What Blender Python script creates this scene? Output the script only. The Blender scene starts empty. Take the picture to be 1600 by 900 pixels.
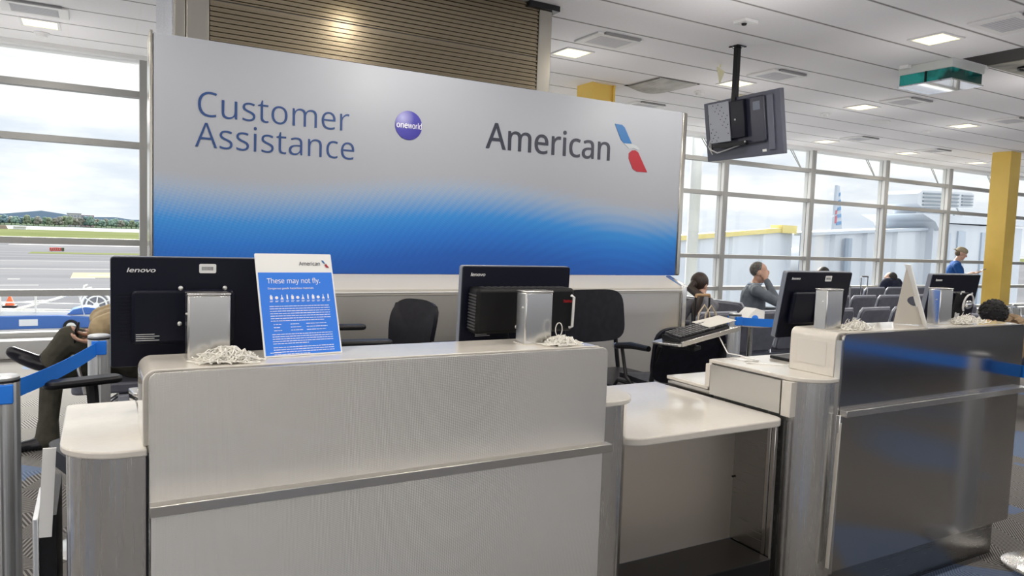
import bpy, bmesh, math, random
from mathutils import Vector, Matrix, Euler
S = bpy.context.scene
COL = S.collection
R = math.radians
rnd = random.Random(7)

# ------------------------------------------------------------------ camera, sky, exposure
cam_d = bpy.data.cameras.new('camera'); cam = bpy.data.objects.new('camera', cam_d); COL.objects.link(cam)
S.camera = cam
YAW, PITCH, ROLL, EYE, FPX = 0.519026, -0.0701421, 0.0347265, 1.52, 1137.98
_c, _s, _cp, _sp = math.cos(YAW), math.sin(YAW), math.cos(PITCH), math.sin(PITCH)
_f = Vector((_s*_cp, _c*_cp, _sp)); _r = Vector((_c, -_s, 0)); _u = _r.cross(_f)
_r2 = _r*math.cos(ROLL) + _u*math.sin(ROLL); _u2 = -_r*math.sin(ROLL) + _u*math.cos(ROLL)
_m = Matrix((_r2, _u2, -_f)).transposed().to_4x4(); _m.translation = (0, 0, EYE)
cam.matrix_world = _m
cam_d.sensor_fit = 'HORIZONTAL'; cam_d.sensor_width = 36; cam_d.lens = FPX*36/1600
cam_d.clip_start = 0.05; cam_d.clip_end = 4000

S.view_settings.view_transform = 'Standard'; S.view_settings.look = 'None'
S.view_settings.gamma = 1; S.view_settings.use_curve_mapping = False
S.view_settings.exposure = 0.2
SKY_AHEAD, SKY_BEHIND, LAMP_W, PANEL_E, SUN, CEIL_FILL = 0.90, 1.5, 25.0, 1.4, 19.0, .235
sun_d = bpy.data.lights.new('fill_sun', 'SUN'); sun_d.energy = SUN; sun_d.angle = R(35); sun_d.color = (1, .96, .90)
sun = bpy.data.objects.new('fill_sun', sun_d); COL.objects.link(sun)
sun.rotation_euler = Vector((.25, .80, .62)).to_track_quat('Z', 'Y').to_euler()      # soft sun added beyond the window wall, its floor bounce brightens the ceiling

def ng(tree, kind, **kw):
    n = tree.nodes.new(kind)
    for k, v in kw.items(): setattr(n, k, v)
    return n
W = bpy.data.worlds.new('sky'); S.world = W; W.use_nodes = True
t = W.node_tree; t.nodes.clear(); lk = t.links.new
tc = ng(t, 'ShaderNodeTexCoord'); mp = ng(t, 'ShaderNodeMapping'); mp.inputs['Scale'].default_value = (2.2, 2.2, 9); mp.inputs['Location'].default_value = (1.4, .35, .2)
lk(tc.outputs['Generated'], mp.inputs['Vector'])
nz = ng(t, 'ShaderNodeTexNoise'); nz.inputs['Scale'].default_value = 1.6; nz.inputs['Detail'].default_value = 6; nz.inputs['Roughness'].default_value = .55
lk(mp.outputs[0], nz.inputs['Vector'])
cr = ng(t, 'ShaderNodeValToRGB')
cr.color_ramp.elements[0].position = .27; cr.color_ramp.elements[0].color = (.68, .79, .97, 1)
cr.color_ramp.elements[1].position = .54; cr.color_ramp.elements[1].color = (1.14, 1.14, 1.15, 1)
e = cr.color_ramp.elements.new(.42); e.color = (.88, .93, 1.02, 1)
lk(nz.outputs['Fac'], cr.inputs['Fac'])
dot = ng(t, 'ShaderNodeVectorMath', operation='DOT_PRODUCT'); dot.inputs[1].default_value = Vector((.15, -.92, .36)).normalized()
lk(tc.outputs['Generated'], dot.inputs[0])
mr = ng(t, 'ShaderNodeMapRange'); mr.interpolation_type = 'SMOOTHSTEP'
mr.inputs['From Min'].default_value = -.05; mr.inputs['From Max'].default_value = .95
mr.inputs['To Min'].default_value = SKY_AHEAD; mr.inputs['To Max'].default_value = SKY_BEHIND
lk(dot.outputs['Value'], mr.inputs['Value'])
bg = ng(t, 'ShaderNodeBackground'); wo = ng(t, 'ShaderNodeOutputWorld')
lk(cr.outputs['Color'], bg.inputs['Color']); lk(mr.outputs[0], bg.inputs['Strength']); lk(bg.outputs[0], wo.inputs[0])
cy = S.cycles
cy.max_bounces = 8; cy.diffuse_bounces = 5; cy.glossy_bounces = 5; cy.transmission_bounces = 4; cy.transparent_max_bounces = 12
cy.sample_clamp_indirect = 6.0; cy.blur_glossy = 0.5; cy.caustics_reflective = False; cy.caustics_refractive = False

# ------------------------------------------------------------------ materials
def mat(name, col, rough=.5, metal=0, spec=.5, emit=None, es=0, coat=0, aniso=0):
    m = bpy.data.materials.new(name); m.use_nodes = True
    b = m.node_tree.nodes['Principled BSDF']
    b.inputs['Base Color'].default_value = (*col, 1); b.inputs['Roughness'].default_value = rough
    b.inputs['Metallic'].default_value = metal; b.inputs['Specular IOR Level'].default_value = spec
    b.inputs['Coat Weight'].default_value = coat
    if aniso: b.inputs['Anisotropic'].default_value = aniso
    if emit: b.inputs['Emission Color'].default_value = (*emit, 1); b.inputs['Emission Strength'].default_value = es
    m.diffuse_color = (*col, 1)
    return m
def bsdf(m): return m.node_tree.nodes['Principled BSDF']
def speckle(m, c1, c2, scale, lo=.35, hi=.65, bump=0, coord='Object', stretch=(1, 1, 1), detail=3):
    """procedural two-tone noise on the base colour (and optional bump)"""
    t = m.node_tree; lk = t.links.new
    tc = ng(t, 'ShaderNodeTexCoord'); mp = ng(t, 'ShaderNodeMapping'); mp.inputs['Scale'].default_value = stretch
    nz = ng(t, 'ShaderNodeTexNoise'); nz.inputs['Scale'].default_value = scale; nz.inputs['Detail'].default_value = detail
    lk(tc.outputs[coord], mp.inputs[0]); lk(mp.outputs[0], nz.inputs['Vector'])
    cr = ng(t, 'ShaderNodeValToRGB')
    cr.color_ramp.elements[0].position = lo; cr.color_ramp.elements[0].color = (*c1, 1)
    cr.color_ramp.elements[1].position = hi; cr.color_ramp.elements[1].color = (*c2, 1)
    lk(nz.outputs['Fac'], cr.inputs['Fac']); lk(cr.outputs[0], bsdf(m).inputs['Base Color'])
    if bump:
        bp = ng(t, 'ShaderNodeBump'); bp.inputs['Strength'].default_value = bump; bp.inputs['Distance'].default_value = .002
        lk(nz.outputs['Fac'], bp.inputs['Height']); lk(bp.outputs[0], bsdf(m).inputs['Normal'])
    return m
M = {}
def brushed(name, col, rough, stretch, aniso=0):
    m = mat(name, col, rough, 1, aniso=aniso); t = m.node_tree; lk = t.links.new
    tc = ng(t, 'ShaderNodeTexCoord'); mp = ng(t, 'ShaderNodeMapping'); mp.inputs['Scale'].default_value = stretch
    nz = ng(t, 'ShaderNodeTexNoise'); nz.inputs['Scale'].default_value = 1; nz.inputs['Detail'].default_value = 4
    lk(tc.outputs['Object'], mp.inputs[0]); lk(mp.outputs[0], nz.inputs['Vector'])
    mr = ng(t, 'ShaderNodeMapRange'); mr.inputs['To Min'].default_value = rough*.8; mr.inputs['To Max'].default_value = rough*1.25
    lk(nz.outputs['Fac'], mr.inputs['Value']); lk(mr.outputs[0], bsdf(m).inputs['Roughness'])
    return m
M['steel'] = brushed('brushed_steel', (.50, .485, .47), .14, (6, 6, 300))
M['steel_v'] = brushed('steel_vertical', (.84, .825, .80), .25, (300, 300, 4))
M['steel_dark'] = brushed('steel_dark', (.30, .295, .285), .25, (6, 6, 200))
M['steel_bright'] = mat('steel_bright', (.74, .73, .71), .24, 1)
M['steel_side'] = mat('steel_side', (.66, .64, .60), .38, 1)
M['trim_steel'] = mat('trim_steel', (.46, .44, .39), .22, 1)
M['bridge_yellow'] = mat('bridge_yellow', (.66, .56, .22), .6)
M['rail'] = mat('rail_metal', (.72, .70, .66), .28, 1)
M['chrome'] = mat('chrome', (.78, .78, .78), .12, 1)
M['alu'] = brushed('aluminium', (.78, .80, .82), .42, (200, 200, 5))
m = M['steel_tex'] = mat('embossed_steel', (.72, .69, .64), .29, 1)
t = m.node_tree; lk = t.links.new          # fine diagonal embossing, 4.5 mm pitch
tc = ng(t, 'ShaderNodeTexCoord'); sx = ng(t, 'ShaderNodeSeparateXYZ'); lk(tc.outputs['Object'], sx.inputs[0])
def mth(t, op, a, b=None):
    n = ng(t, 'ShaderNodeMath', operation=op)
    for i, v in enumerate((a, b)):
        if v is None: continue
        if isinstance(v, (int, float)): n.inputs[i].default_value = v
        else: t.links.new(v, n.inputs[i])
    return n.outputs[0]
k = 2*math.pi/.0062
w1 = mth(t, 'SINE', mth(t, 'MULTIPLY', mth(t, 'ADD', sx.outputs['X'], mth(t, 'MULTIPLY', sx.outputs['Z'], 1.25)), k))
w2 = mth(t, 'SINE', mth(t, 'MULTIPLY', mth(t, 'SUBTRACT', sx.outputs['X'], mth(t, 'MULTIPLY', sx.outputs['Z'], 1.25)), k))
hh = mth(t, 'MULTIPLY', w1, w2)
bp = ng(t, 'ShaderNodeBump'); bp.inputs['Strength'].default_value = .38; bp.inputs['Distance'].default_value = .0012
lk(hh, bp.inputs['Height']); lk(bp.outputs[0], bsdf(m).inputs['Normal'])

M['white'] = speckle(mat('solid_surface', (.8, .77, .72), .08), (.66, .625, .565), (.68, .645, .585), 60)
M['white_matte'] = mat('white_laminate', (.52, .495, .45), .4)
M['white_paint'] = mat('white_paint', (.78, .78, .78), .5)
M['black'] = mat('black_plastic', (.009, .009, .011), .42, spec=.3)
M['navy'] = mat('monitor_plastic', (.005, .006, .015), .4, spec=.2)
M['box'] = mat('black_box', (.008, .008, .009), .5, spec=.2)
M['bezel'] = mat('grey_bezel', (.16, .18, .22), .4)
M['leather'] = speckle(mat('black_leather', (.015, .015, .02), .42, spec=.2), (.005, .005, .009), (.009, .009, .014), 25)
M['seat'] = speckle(mat('seat_vinyl', (.12, .13, .16), .42), (.095, .10, .13), (.12, .125, .16), 14)
M['seat_shell'] = mat('seat_shell', (.30, .32, .38), .35)
M['yellow'] = speckle(mat('yellow_paint', (.72, .47, .08), .45), (.76, .52, .10), (.84, .58, .13), 1.5)
M['belt'] = mat('blue_belt', (.01, .20, .80), .55)
M['screw'] = mat('screw', (.8, .8, .78), .3, 1)
M['paper'] = mat('paper', (.85, .85, .83), .6)
M['grey_ink'] = mat('grey_ink', (.74, .74, .74), .5)
M['ink'] = mat('dark_ink', (.020, .024, .042), .5)
M['navy_ink'] = mat('navy_ink', (.008, .045, .17), .5)
M['white_ink'] = mat('white_ink', (.9, .9, .9), .5)
M['red_ink'] = mat('red_ink', (.55, .02, .03), .5)
M['card_blue'] = mat('card_blue', (.012, .19, .80), .35)
M['string'] = mat('string', (.86, .84, .78), .7)
M['glass'] = None
m = bpy.data.materials.new('clear_glass'); m.use_nodes = True; t = m.node_tree; t.nodes.clear(); lk = t.links.new
tr = ng(t, 'ShaderNodeBsdfTransparent'); tr.inputs[0].default_value = (.96, .975, .97, 1)
gl = ng(t, 'ShaderNodeBsdfGlossy'); gl.inputs['Roughness'].default_value = .02
fr = ng(t, 'ShaderNodeLayerWeight'); fr.inputs['Blend'].default_value = .12
mx = ng(t, 'ShaderNodeMixShader'); om = ng(t, 'ShaderNodeOutputMaterial')
fm = ng(t, 'ShaderNodeMath', operation='MULTIPLY'); fm.inputs[1].default_value = .22; lk(fr.outputs['Facing'], fm.inputs[0]); lk(fm.outputs[0], mx.inputs[0]); lk(tr.outputs[0], mx.inputs[1]); lk(gl.outputs[0], mx.inputs[2]); lk(mx.outputs[0], om.inputs[0])
M['glass'] = m

# carpet: chevron lines, grey with blue patches
m = M['carpet'] = mat('carpet', (.3, .3, .3), .95, spec=.1); t = m.node_tree; lk = t.links.new
tc = ng(t, 'ShaderNodeTexCoord'); sx = ng(t, 'ShaderNodeSeparateXYZ'); lk(tc.outputs['Object'], sx.inputs[0])
X, Y = sx.outputs['X'], sx.outputs['Y']
zig = mth(t, 'PINGPONG', mth(t, 'ADD', mth(t, 'MULTIPLY', X, 1.0), mth(t, 'MULTIPLY', mth(t, 'PINGPONG', Y, .37), .5)), .21)
ph = mth(t, 'ADD', mth(t, 'MULTIPLY', zig, 1.25), Y)
st = mth(t, 'PINGPONG', ph, .0125)
line = mth(t, 'GREATER_THAN', st, .0068)
vor = ng(t, 'ShaderNodeTexVoronoi', distance='MANHATTAN'); vor.inputs['Scale'].default_value = 1.7
lk(tc.outputs['Object'], vor.inputs['Vector'])
sc = ng(t, 'ShaderNodeSeparateColor'); lk(vor.outputs['Color'], sc.inputs[0])
blue = mth(t, 'GREATER_THAN', sc.outputs[0], .78)
fz = ng(t, 'ShaderNodeTexNoise'); fz.inputs['Scale'].default_value = 260
lk(tc.outputs['Object'], fz.inputs['Vector'])
def mixc(fac, a, b):
    n = ng(t, 'ShaderNodeMix', data_type='RGBA'); t.links.new(fac, n.inputs['Factor'])
    for s, v in ((n.inputs[6], a), (n.inputs[7], b)):
        if isinstance(v, tuple): s.default_value = (*v, 1)
        else: t.links.new(v, s)
    return n.outputs[2]
base = mixc(line, (.085, .082, .082), (.33, .315, .30))
bl = mixc(line, (.11, .155, .26), (.21, .265, .38))
c = mixc(blue, base, bl)
mul = ng(t, 'ShaderNodeMix', data_type='RGBA', blend_type='MULTIPLY'); mul.inputs['Factor'].default_value = .5
lk(c, mul.inputs[6]); lk(fz.outputs['Color'], mul.inputs[7]); lk(mul.outputs[2], bsdf(m).inputs['Base Color'])
bp = ng(t, 'ShaderNodeBump'); bp.inputs['Strength'].default_value = .4; bp.inputs['Distance'].default_value = .004
lk(fz.outputs['Fac'], bp.inputs['Height']); lk(bp.outputs[0], bsdf(m).inputs['Normal'])

# ceiling tiles: .605 x .61 m lay-in grid, reveal joints
m = M['ceiling'] = mat('ceiling_tile', (.72, .71, .72), .9, spec=.15); t = m.node_tree; lk = t.links.new
tc = ng(t, 'ShaderNodeTexCoord'); sx = ng(t, 'ShaderNodeSeparateXYZ'); lk(tc.outputs['Object'], sx.inputs[0])
fx = mth(t, 'PINGPONG', mth(t, 'ADD', sx.outputs['X'], 60.5-3.986), .3025)   # distance to nearest line x = 3.986 + k*.605
fy = mth(t, 'PINGPONG', mth(t, 'ADD', sx.outputs['Y'], 61.0-4.963), .305)
lx = mth(t, 'LESS_THAN', fx, .006); ly = mth(t, 'LESS_THAN', fy, .008); ly2 = mth(t, 'LESS_THAN', fy, .016)
nz = ng(t, 'ShaderNodeTexNoise'); nz.inputs['Scale'].default_value = 45; nz.inputs['Detail'].default_value = 5; lk(tc.outputs['Object'], nz.inputs['Vector'])
n2 = ng(t, 'ShaderNodeTexNoise'); n2.inputs['Scale'].default_value = .9; lk(tc.outputs['Object'], n2.inputs['Vector'])
b0 = mixc(nz.outputs['Fac'], (.84, .83, .85), (.90, .89, .91))
b1 = mixc(lx, b0, (.86, .85, .84))
b1b = mixc(ly2, b1, (.56, .55, .55))
b2 = mixc(ly, b1b, (.24, .235, .235))
lk(b2, bsdf(m).inputs['Base Color'])
bp = ng(t, 'ShaderNodeBump'); bp.inputs['Strength'].default_value = .25; bp.inputs['Distance'].default_value = .003
lk(nz.outputs['Fac'], bp.inputs['Height']); lk(bp.outputs[0], bsdf(m).inputs['Normal'])

M['plaster'] = speckle(mat('plaster', (.62, .60, .58), .8), (.58, .565, .55), (.66, .645, .63), 3)
M['frame'] = mat('window_frame', (.33, .33, .32), .45)
M['sill'] = mat('sill', (.52, .52, .51), .6)

# printed sign face: grey above, blue halftone band below (object z = height)
m = M['sign'] = mat('sign_print', (.6, .6, .6), .42); t = m.node_tree; lk = t.links.new
tc = ng(t, 'ShaderNodeTexCoord'); sx = ng(t, 'ShaderNodeSeparateXYZ'); lk(tc.outputs['Object'], sx.inputs[0])
X, Z = sx.outputs['X'], sx.outputs['Z']      # x 0..4.25, z 0..1.455 (origin at the lower left corner)
wave = mth(t, 'MULTIPLY', mth(t, 'SINE', mth(t, 'ADD', mth(t, 'MULTIPLY', X, 1.75), -2.4)), .062)
edge = mth(t, 'ADD', wave, .335)
q = mth(t, 'SUBTRACT', Z, edge)
d1 = mth(t, 'SINE', mth(t, 'MULTIPLY', mth(t, 'ADD', X, mth(t, 'MULTIPLY', Z, .9)), 150))
d2 = mth(t, 'SINE', mth(t, 'MULTIPLY', mth(t, 'SUBTRACT', Z, mth(t, 'MULTIPLY', X, mth(t, 'ADD', mth(t, 'MULTIPLY', X, -.14), .30))), 220))
dots = mth(t, 'MULTIPLY', d1, d2)
n3 = ng(t, 'ShaderNodeTexNoise'); n3.inputs['Scale'].default_value = 1.5; lk(tc.outputs['Object'], n3.inputs['Vector'])
q2 = mth(t, 'ADD', q, mth(t, 'MULTIPLY', dots, .026))
cr = ng(t, 'ShaderNodeValToRGB'); mr = ng(t, 'ShaderNodeMapRange')
mr.inputs['From Min'].default_value = -.42; mr.inputs['From Max'].default_value = .34
lk(q2, mr.inputs['Value']); lk(mr.outputs[0], cr.inputs['Fac'])
els = [(0, (.004, .065, .34)), (.25, (.005, .095, .43)), (.45, (.008, .155, .56)), (.62, (.025, .23, .62)), (.76, (.17, .32, .57)), (.90, (.31, .38, .49)), (1, (.345, .365, .405))]
cr.color_ramp.elements[0].position = 0; cr.color_ramp.elements[0].color = (*els[0][1], 1)
cr.color_ramp.elements[1].position = 1; cr.color_ramp.elements[1].color = (*els[-1][1], 1)
for p, cc in els[1:-1]:
    e = cr.color_ramp.elements.new(p); e.color = (*cc, 1)
lk(cr.outputs[0], bsdf(m).inputs['Base Color'])

# ------------------------------------------------------------------ mesh builder
class MB:
    def __init__(s): s.v = []; s.f = []; s.mi = []; s.cur = 0
    def add(s, vs, fs):
        o = len(s.v); s.v += [Vector(v) for v in vs]; s.f += [tuple(i+o for i in f) for f in fs]; s.mi += [s.cur]*len(fs)
        return s
    def use(s, i): s.cur = i; return s
    def box(s, x0, x1, y0, y1, z0, z1):
        return s.add([(x0,y0,z0),(x1,y0,z0),(x1,y1,z0),(x0,y1,z0),(x0,y0,z1),(x1,y0,z1),(x1,y1,z1),(x0,y1,z1)],
                     [(3,2,1,0),(4,5,6,7),(0,1,5,4),(1,2,6,5),(2,3,7,6),(3,0,4,7)])
    def obox(s, c, size, mtx=None):
        b = MB().box(-size[0]/2, size[0]/2, -size[1]/2, size[1]/2, -size[2]/2, size[2]/2)
        return s.merge(b, Matrix.Translation(c) @ (mtx.to_4x4() if mtx else Matrix()))
    def merge(s, o, mtx=Matrix()):
        off = len(s.v); s.v += [mtx @ v for v in o.v]; s.f += [tuple(i+off for i in f) for f in o.f]; s.mi += [m if m else s.cur for m in o.mi]
        return s
    def prism(s, poly, a0, a1, axis='z'):
        """polygon in the two other axes, extruded along axis (poly counter-clockwise seen from +axis; y: poly is (x,z))"""
        n = len(poly)
        def P(p, a): return (p[0], p[1], a) if axis == 'z' else ((p[0], a, p[1]) if axis == 'y' else (a, p[0], p[1]))
        vs = [P(p, a0) for p in poly] + [P(p, a1) for p in poly]
        return s.add(vs, [tuple(range(n-1, -1, -1)), tuple(range(n, 2*n))] + [(i, (i+1) % n, n+(i+1) % n, n+i) for i in range(n)])
    def cyl(s, p0, p1, r0, r1=None, n=16, cap=True):
        r1 = r0 if r1 is None else r1
        p0, p1 = Vector(p0), Vector(p1); d = (p1-p0).normalized()
        a = d.orthogonal().normalized(); b = d.cross(a)
        vs = [p+(a*math.cos(2*math.pi*i/n)+b*math.sin(2*math.pi*i/n))*r for p, r in ((p0, r0), (p1, r1)) for i in range(n)]
        fs = [(i, (i+1) % n, n+(i+1) % n, n+i) for i in range(n)]
        if cap: fs += [tuple(range(n-1, -1, -1)), tuple(range(n, 2*n))]
        return s.add(vs, fs)
    def tube(s, pts, r, n=8, flat=None):
        pts = [Vector(p) for p in pts]; rings = []; a = None
        for i, p in enumerate(pts):
            d = (pts[min(i+1, len(pts)-1)]-pts[max(i-1, 0)]).normalized()
            if a is None: a = d.orthogonal().normalized()
            a = (a-d*a.dot(d)); a = a.normalized() if a.length > 1e-6 else d.orthogonal().normalized()
            b = d.cross(a); rr = r[i] if isinstance(r, (list, tuple)) else r
            rings.append([p+(a*math.cos(2*math.pi*k/n)+b*math.sin(2*math.pi*k/n))*rr for k in range(n)])
        vs = [v for g in rings for v in g]; L = len(pts)
        fs = [(j*n+k, j*n+(k+1) % n, (j+1)*n+(k+1) % n, (j+1)*n+k) for j in range(L-1) for k in range(n)]
        fs += [tuple(range(n-1, -1, -1)), tuple((L-1)*n+k for k in range(n))]
        return s.add(vs, fs)
    def ell(s, c, r, mtx=None, nu=16, nv=10):
        c = Vector(c); r = (r, r, r) if isinstance(r, (int, float)) else r
        vs = [(0, 0, -1)]
        for j in range(1, nv):
            th = math.pi*j/nv-math.pi/2
            vs += [(math.cos(th)*math.cos(2*math.pi*i/nu), math.cos(th)*math.sin(2*math.pi*i/nu), math.sin(th)) for i in range(nu)]
        vs.append((0, 0, 1)); T = len(vs)-1
        fs = [(0, 1+(i+1) % nu, 1+i) for i in range(nu)]
        for j in range(nv-2): fs += [(1+j*nu+i, 1+j*nu+(i+1) % nu, 1+(j+1)*nu+(i+1) % nu, 1+(j+1)*nu+i) for i in range(nu)]
        fs += [(1+(nv-2)*nu+i, 1+(nv-2)*nu+(i+1) % nu, T) for i in range(nu)]
        q = mtx.to_3x3() if mtx else Matrix.Identity(3)
        return s.add([c+q @ Vector((v[0]*r[0], v[1]*r[1], v[2]*r[2])) for v in vs], fs)
    def caps(s, a, b, ra, rb, n=12):
        """tapered capsule"""
        a, b = Vector(a), Vector(b); s.ell(a, ra, nu=n, nv=8); s.ell(b, rb, nu=n, nv=8)
        if (b-a).length > 1e-5: s.cyl(a, b, ra, rb, n)
        return s
    def lathe(s, prof, c=(0, 0, 0), n=24):
        c = Vector(c)
        vs = [c+Vector((r*math.cos(2*math.pi*i/n), r*math.sin(2*math.pi*i/n), z)) for r, z in prof for i in range(n)]
        fs = [(j*n+i, j*n+(i+1) % n, (j+1)*n+(i+1) % n, (j+1)*n+i) for j in range(len(prof)-1) for i in range(n)]
        fs += [tuple(range(n-1, -1, -1)), tuple((len(prof)-1)*n+i for i in range(n))]
        return s.add(vs, fs)
    def xf(s, mtx): s.v = [mtx @ v for v in s.v]; return s
def rrect(x0, x1, y0, y1, r, n=6):
    """rounded rectangle, r = one radius or four (lower-left, lower-right, upper-right, upper-left)"""
    r = (r,)*4 if isinstance(r, (int, float)) else r
    out = []
    for (cx, cy, q, rr) in ((x0, y0, 180, r[0]), (x1, y0, 270, r[1]), (x1, y1, 0, r[2]), (x0, y1, 90, r[3])):
        if rr <= 0: out.append((cx, cy)); continue
        ox = cx+rr if cx == x0 else cx-rr; oy = cy+rr if cy == y0 else cy-rr
        for i in range(n+1):
            a = R(q+90*i/n); out.append((ox+rr*math.cos(a), oy+rr*math.sin(a)))
    return out
def build(name, mb, mats, parent=None, off=(0, 0, 0), bevel=0, smooth=True, seg=2):
    me = bpy.data.meshes.new(name); o_ = Vector(off)
    me.from_pydata([v-o_ for v in mb.v], [], mb.f); me.update()
    mats = mats if isinstance(mats, (list, tuple)) else [mats]
    for m in mats: me.materials.append(m)
    if len(mats) > 1: me.polygons.foreach_set('material_index', mb.mi)
    bm = bmesh.new(); bm.from_mesh(me); bmesh.ops.recalc_face_normals(bm, faces=bm.faces); bm.to_mesh(me); bm.free()
    if smooth:
        me.polygons.foreach_set('use_smooth', [True]*len(me.polygons)); me.set_sharp_from_angle(angle=R(35))
    o = bpy.data.objects.new(name, me); COL.objects.link(o)
    if parent: o.parent = parent
    if bevel:
        b = o.modifiers.new('bevel', 'BEVEL'); b.width = bevel; b.segments = seg; b.limit_method = 'ANGLE'; b.angle_limit = R(40)
    return o
def tag(o, label=None, cat=None, group=None, kind=None):
    if label: o['label'] = label
    if cat: o['category'] = cat
    if group: o['group'] = group
    if kind: o['kind'] = kind
    return o
class Thing:
    """an Empty at the base of a thing; parts are given in world coordinates unless local=True"""
    def __init__(s, name, label, cat, loc=(0, 0, 0), rz=0, group=None, kind=None, rot=None, local=False):
        s.o = bpy.data.objects.new(name, None); COL.objects.link(s.o); s.o.empty_display_size = .05
        s.loc = Vector(loc); s.o.location = loc; s.o.rotation_euler = rot if rot else (0, 0, rz); s.local = local
        tag(s.o, label, cat, group, kind)
    def part(s, name, mb, m, parent=None, **kw):
        return build(name, mb, m, parent or s.o, (0, 0, 0) if s.local else s.loc, **kw)
def copy_tree(o, parent=None):
    c = o.copy(); COL.objects.link(c)
    if parent: c.parent = parent
    for ch in list(o.children): copy_tree(ch, c)
    return c
def struct(name, mb, m, **kw): return tag(build(name, mb, m, **kw), kind='structure')

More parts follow.
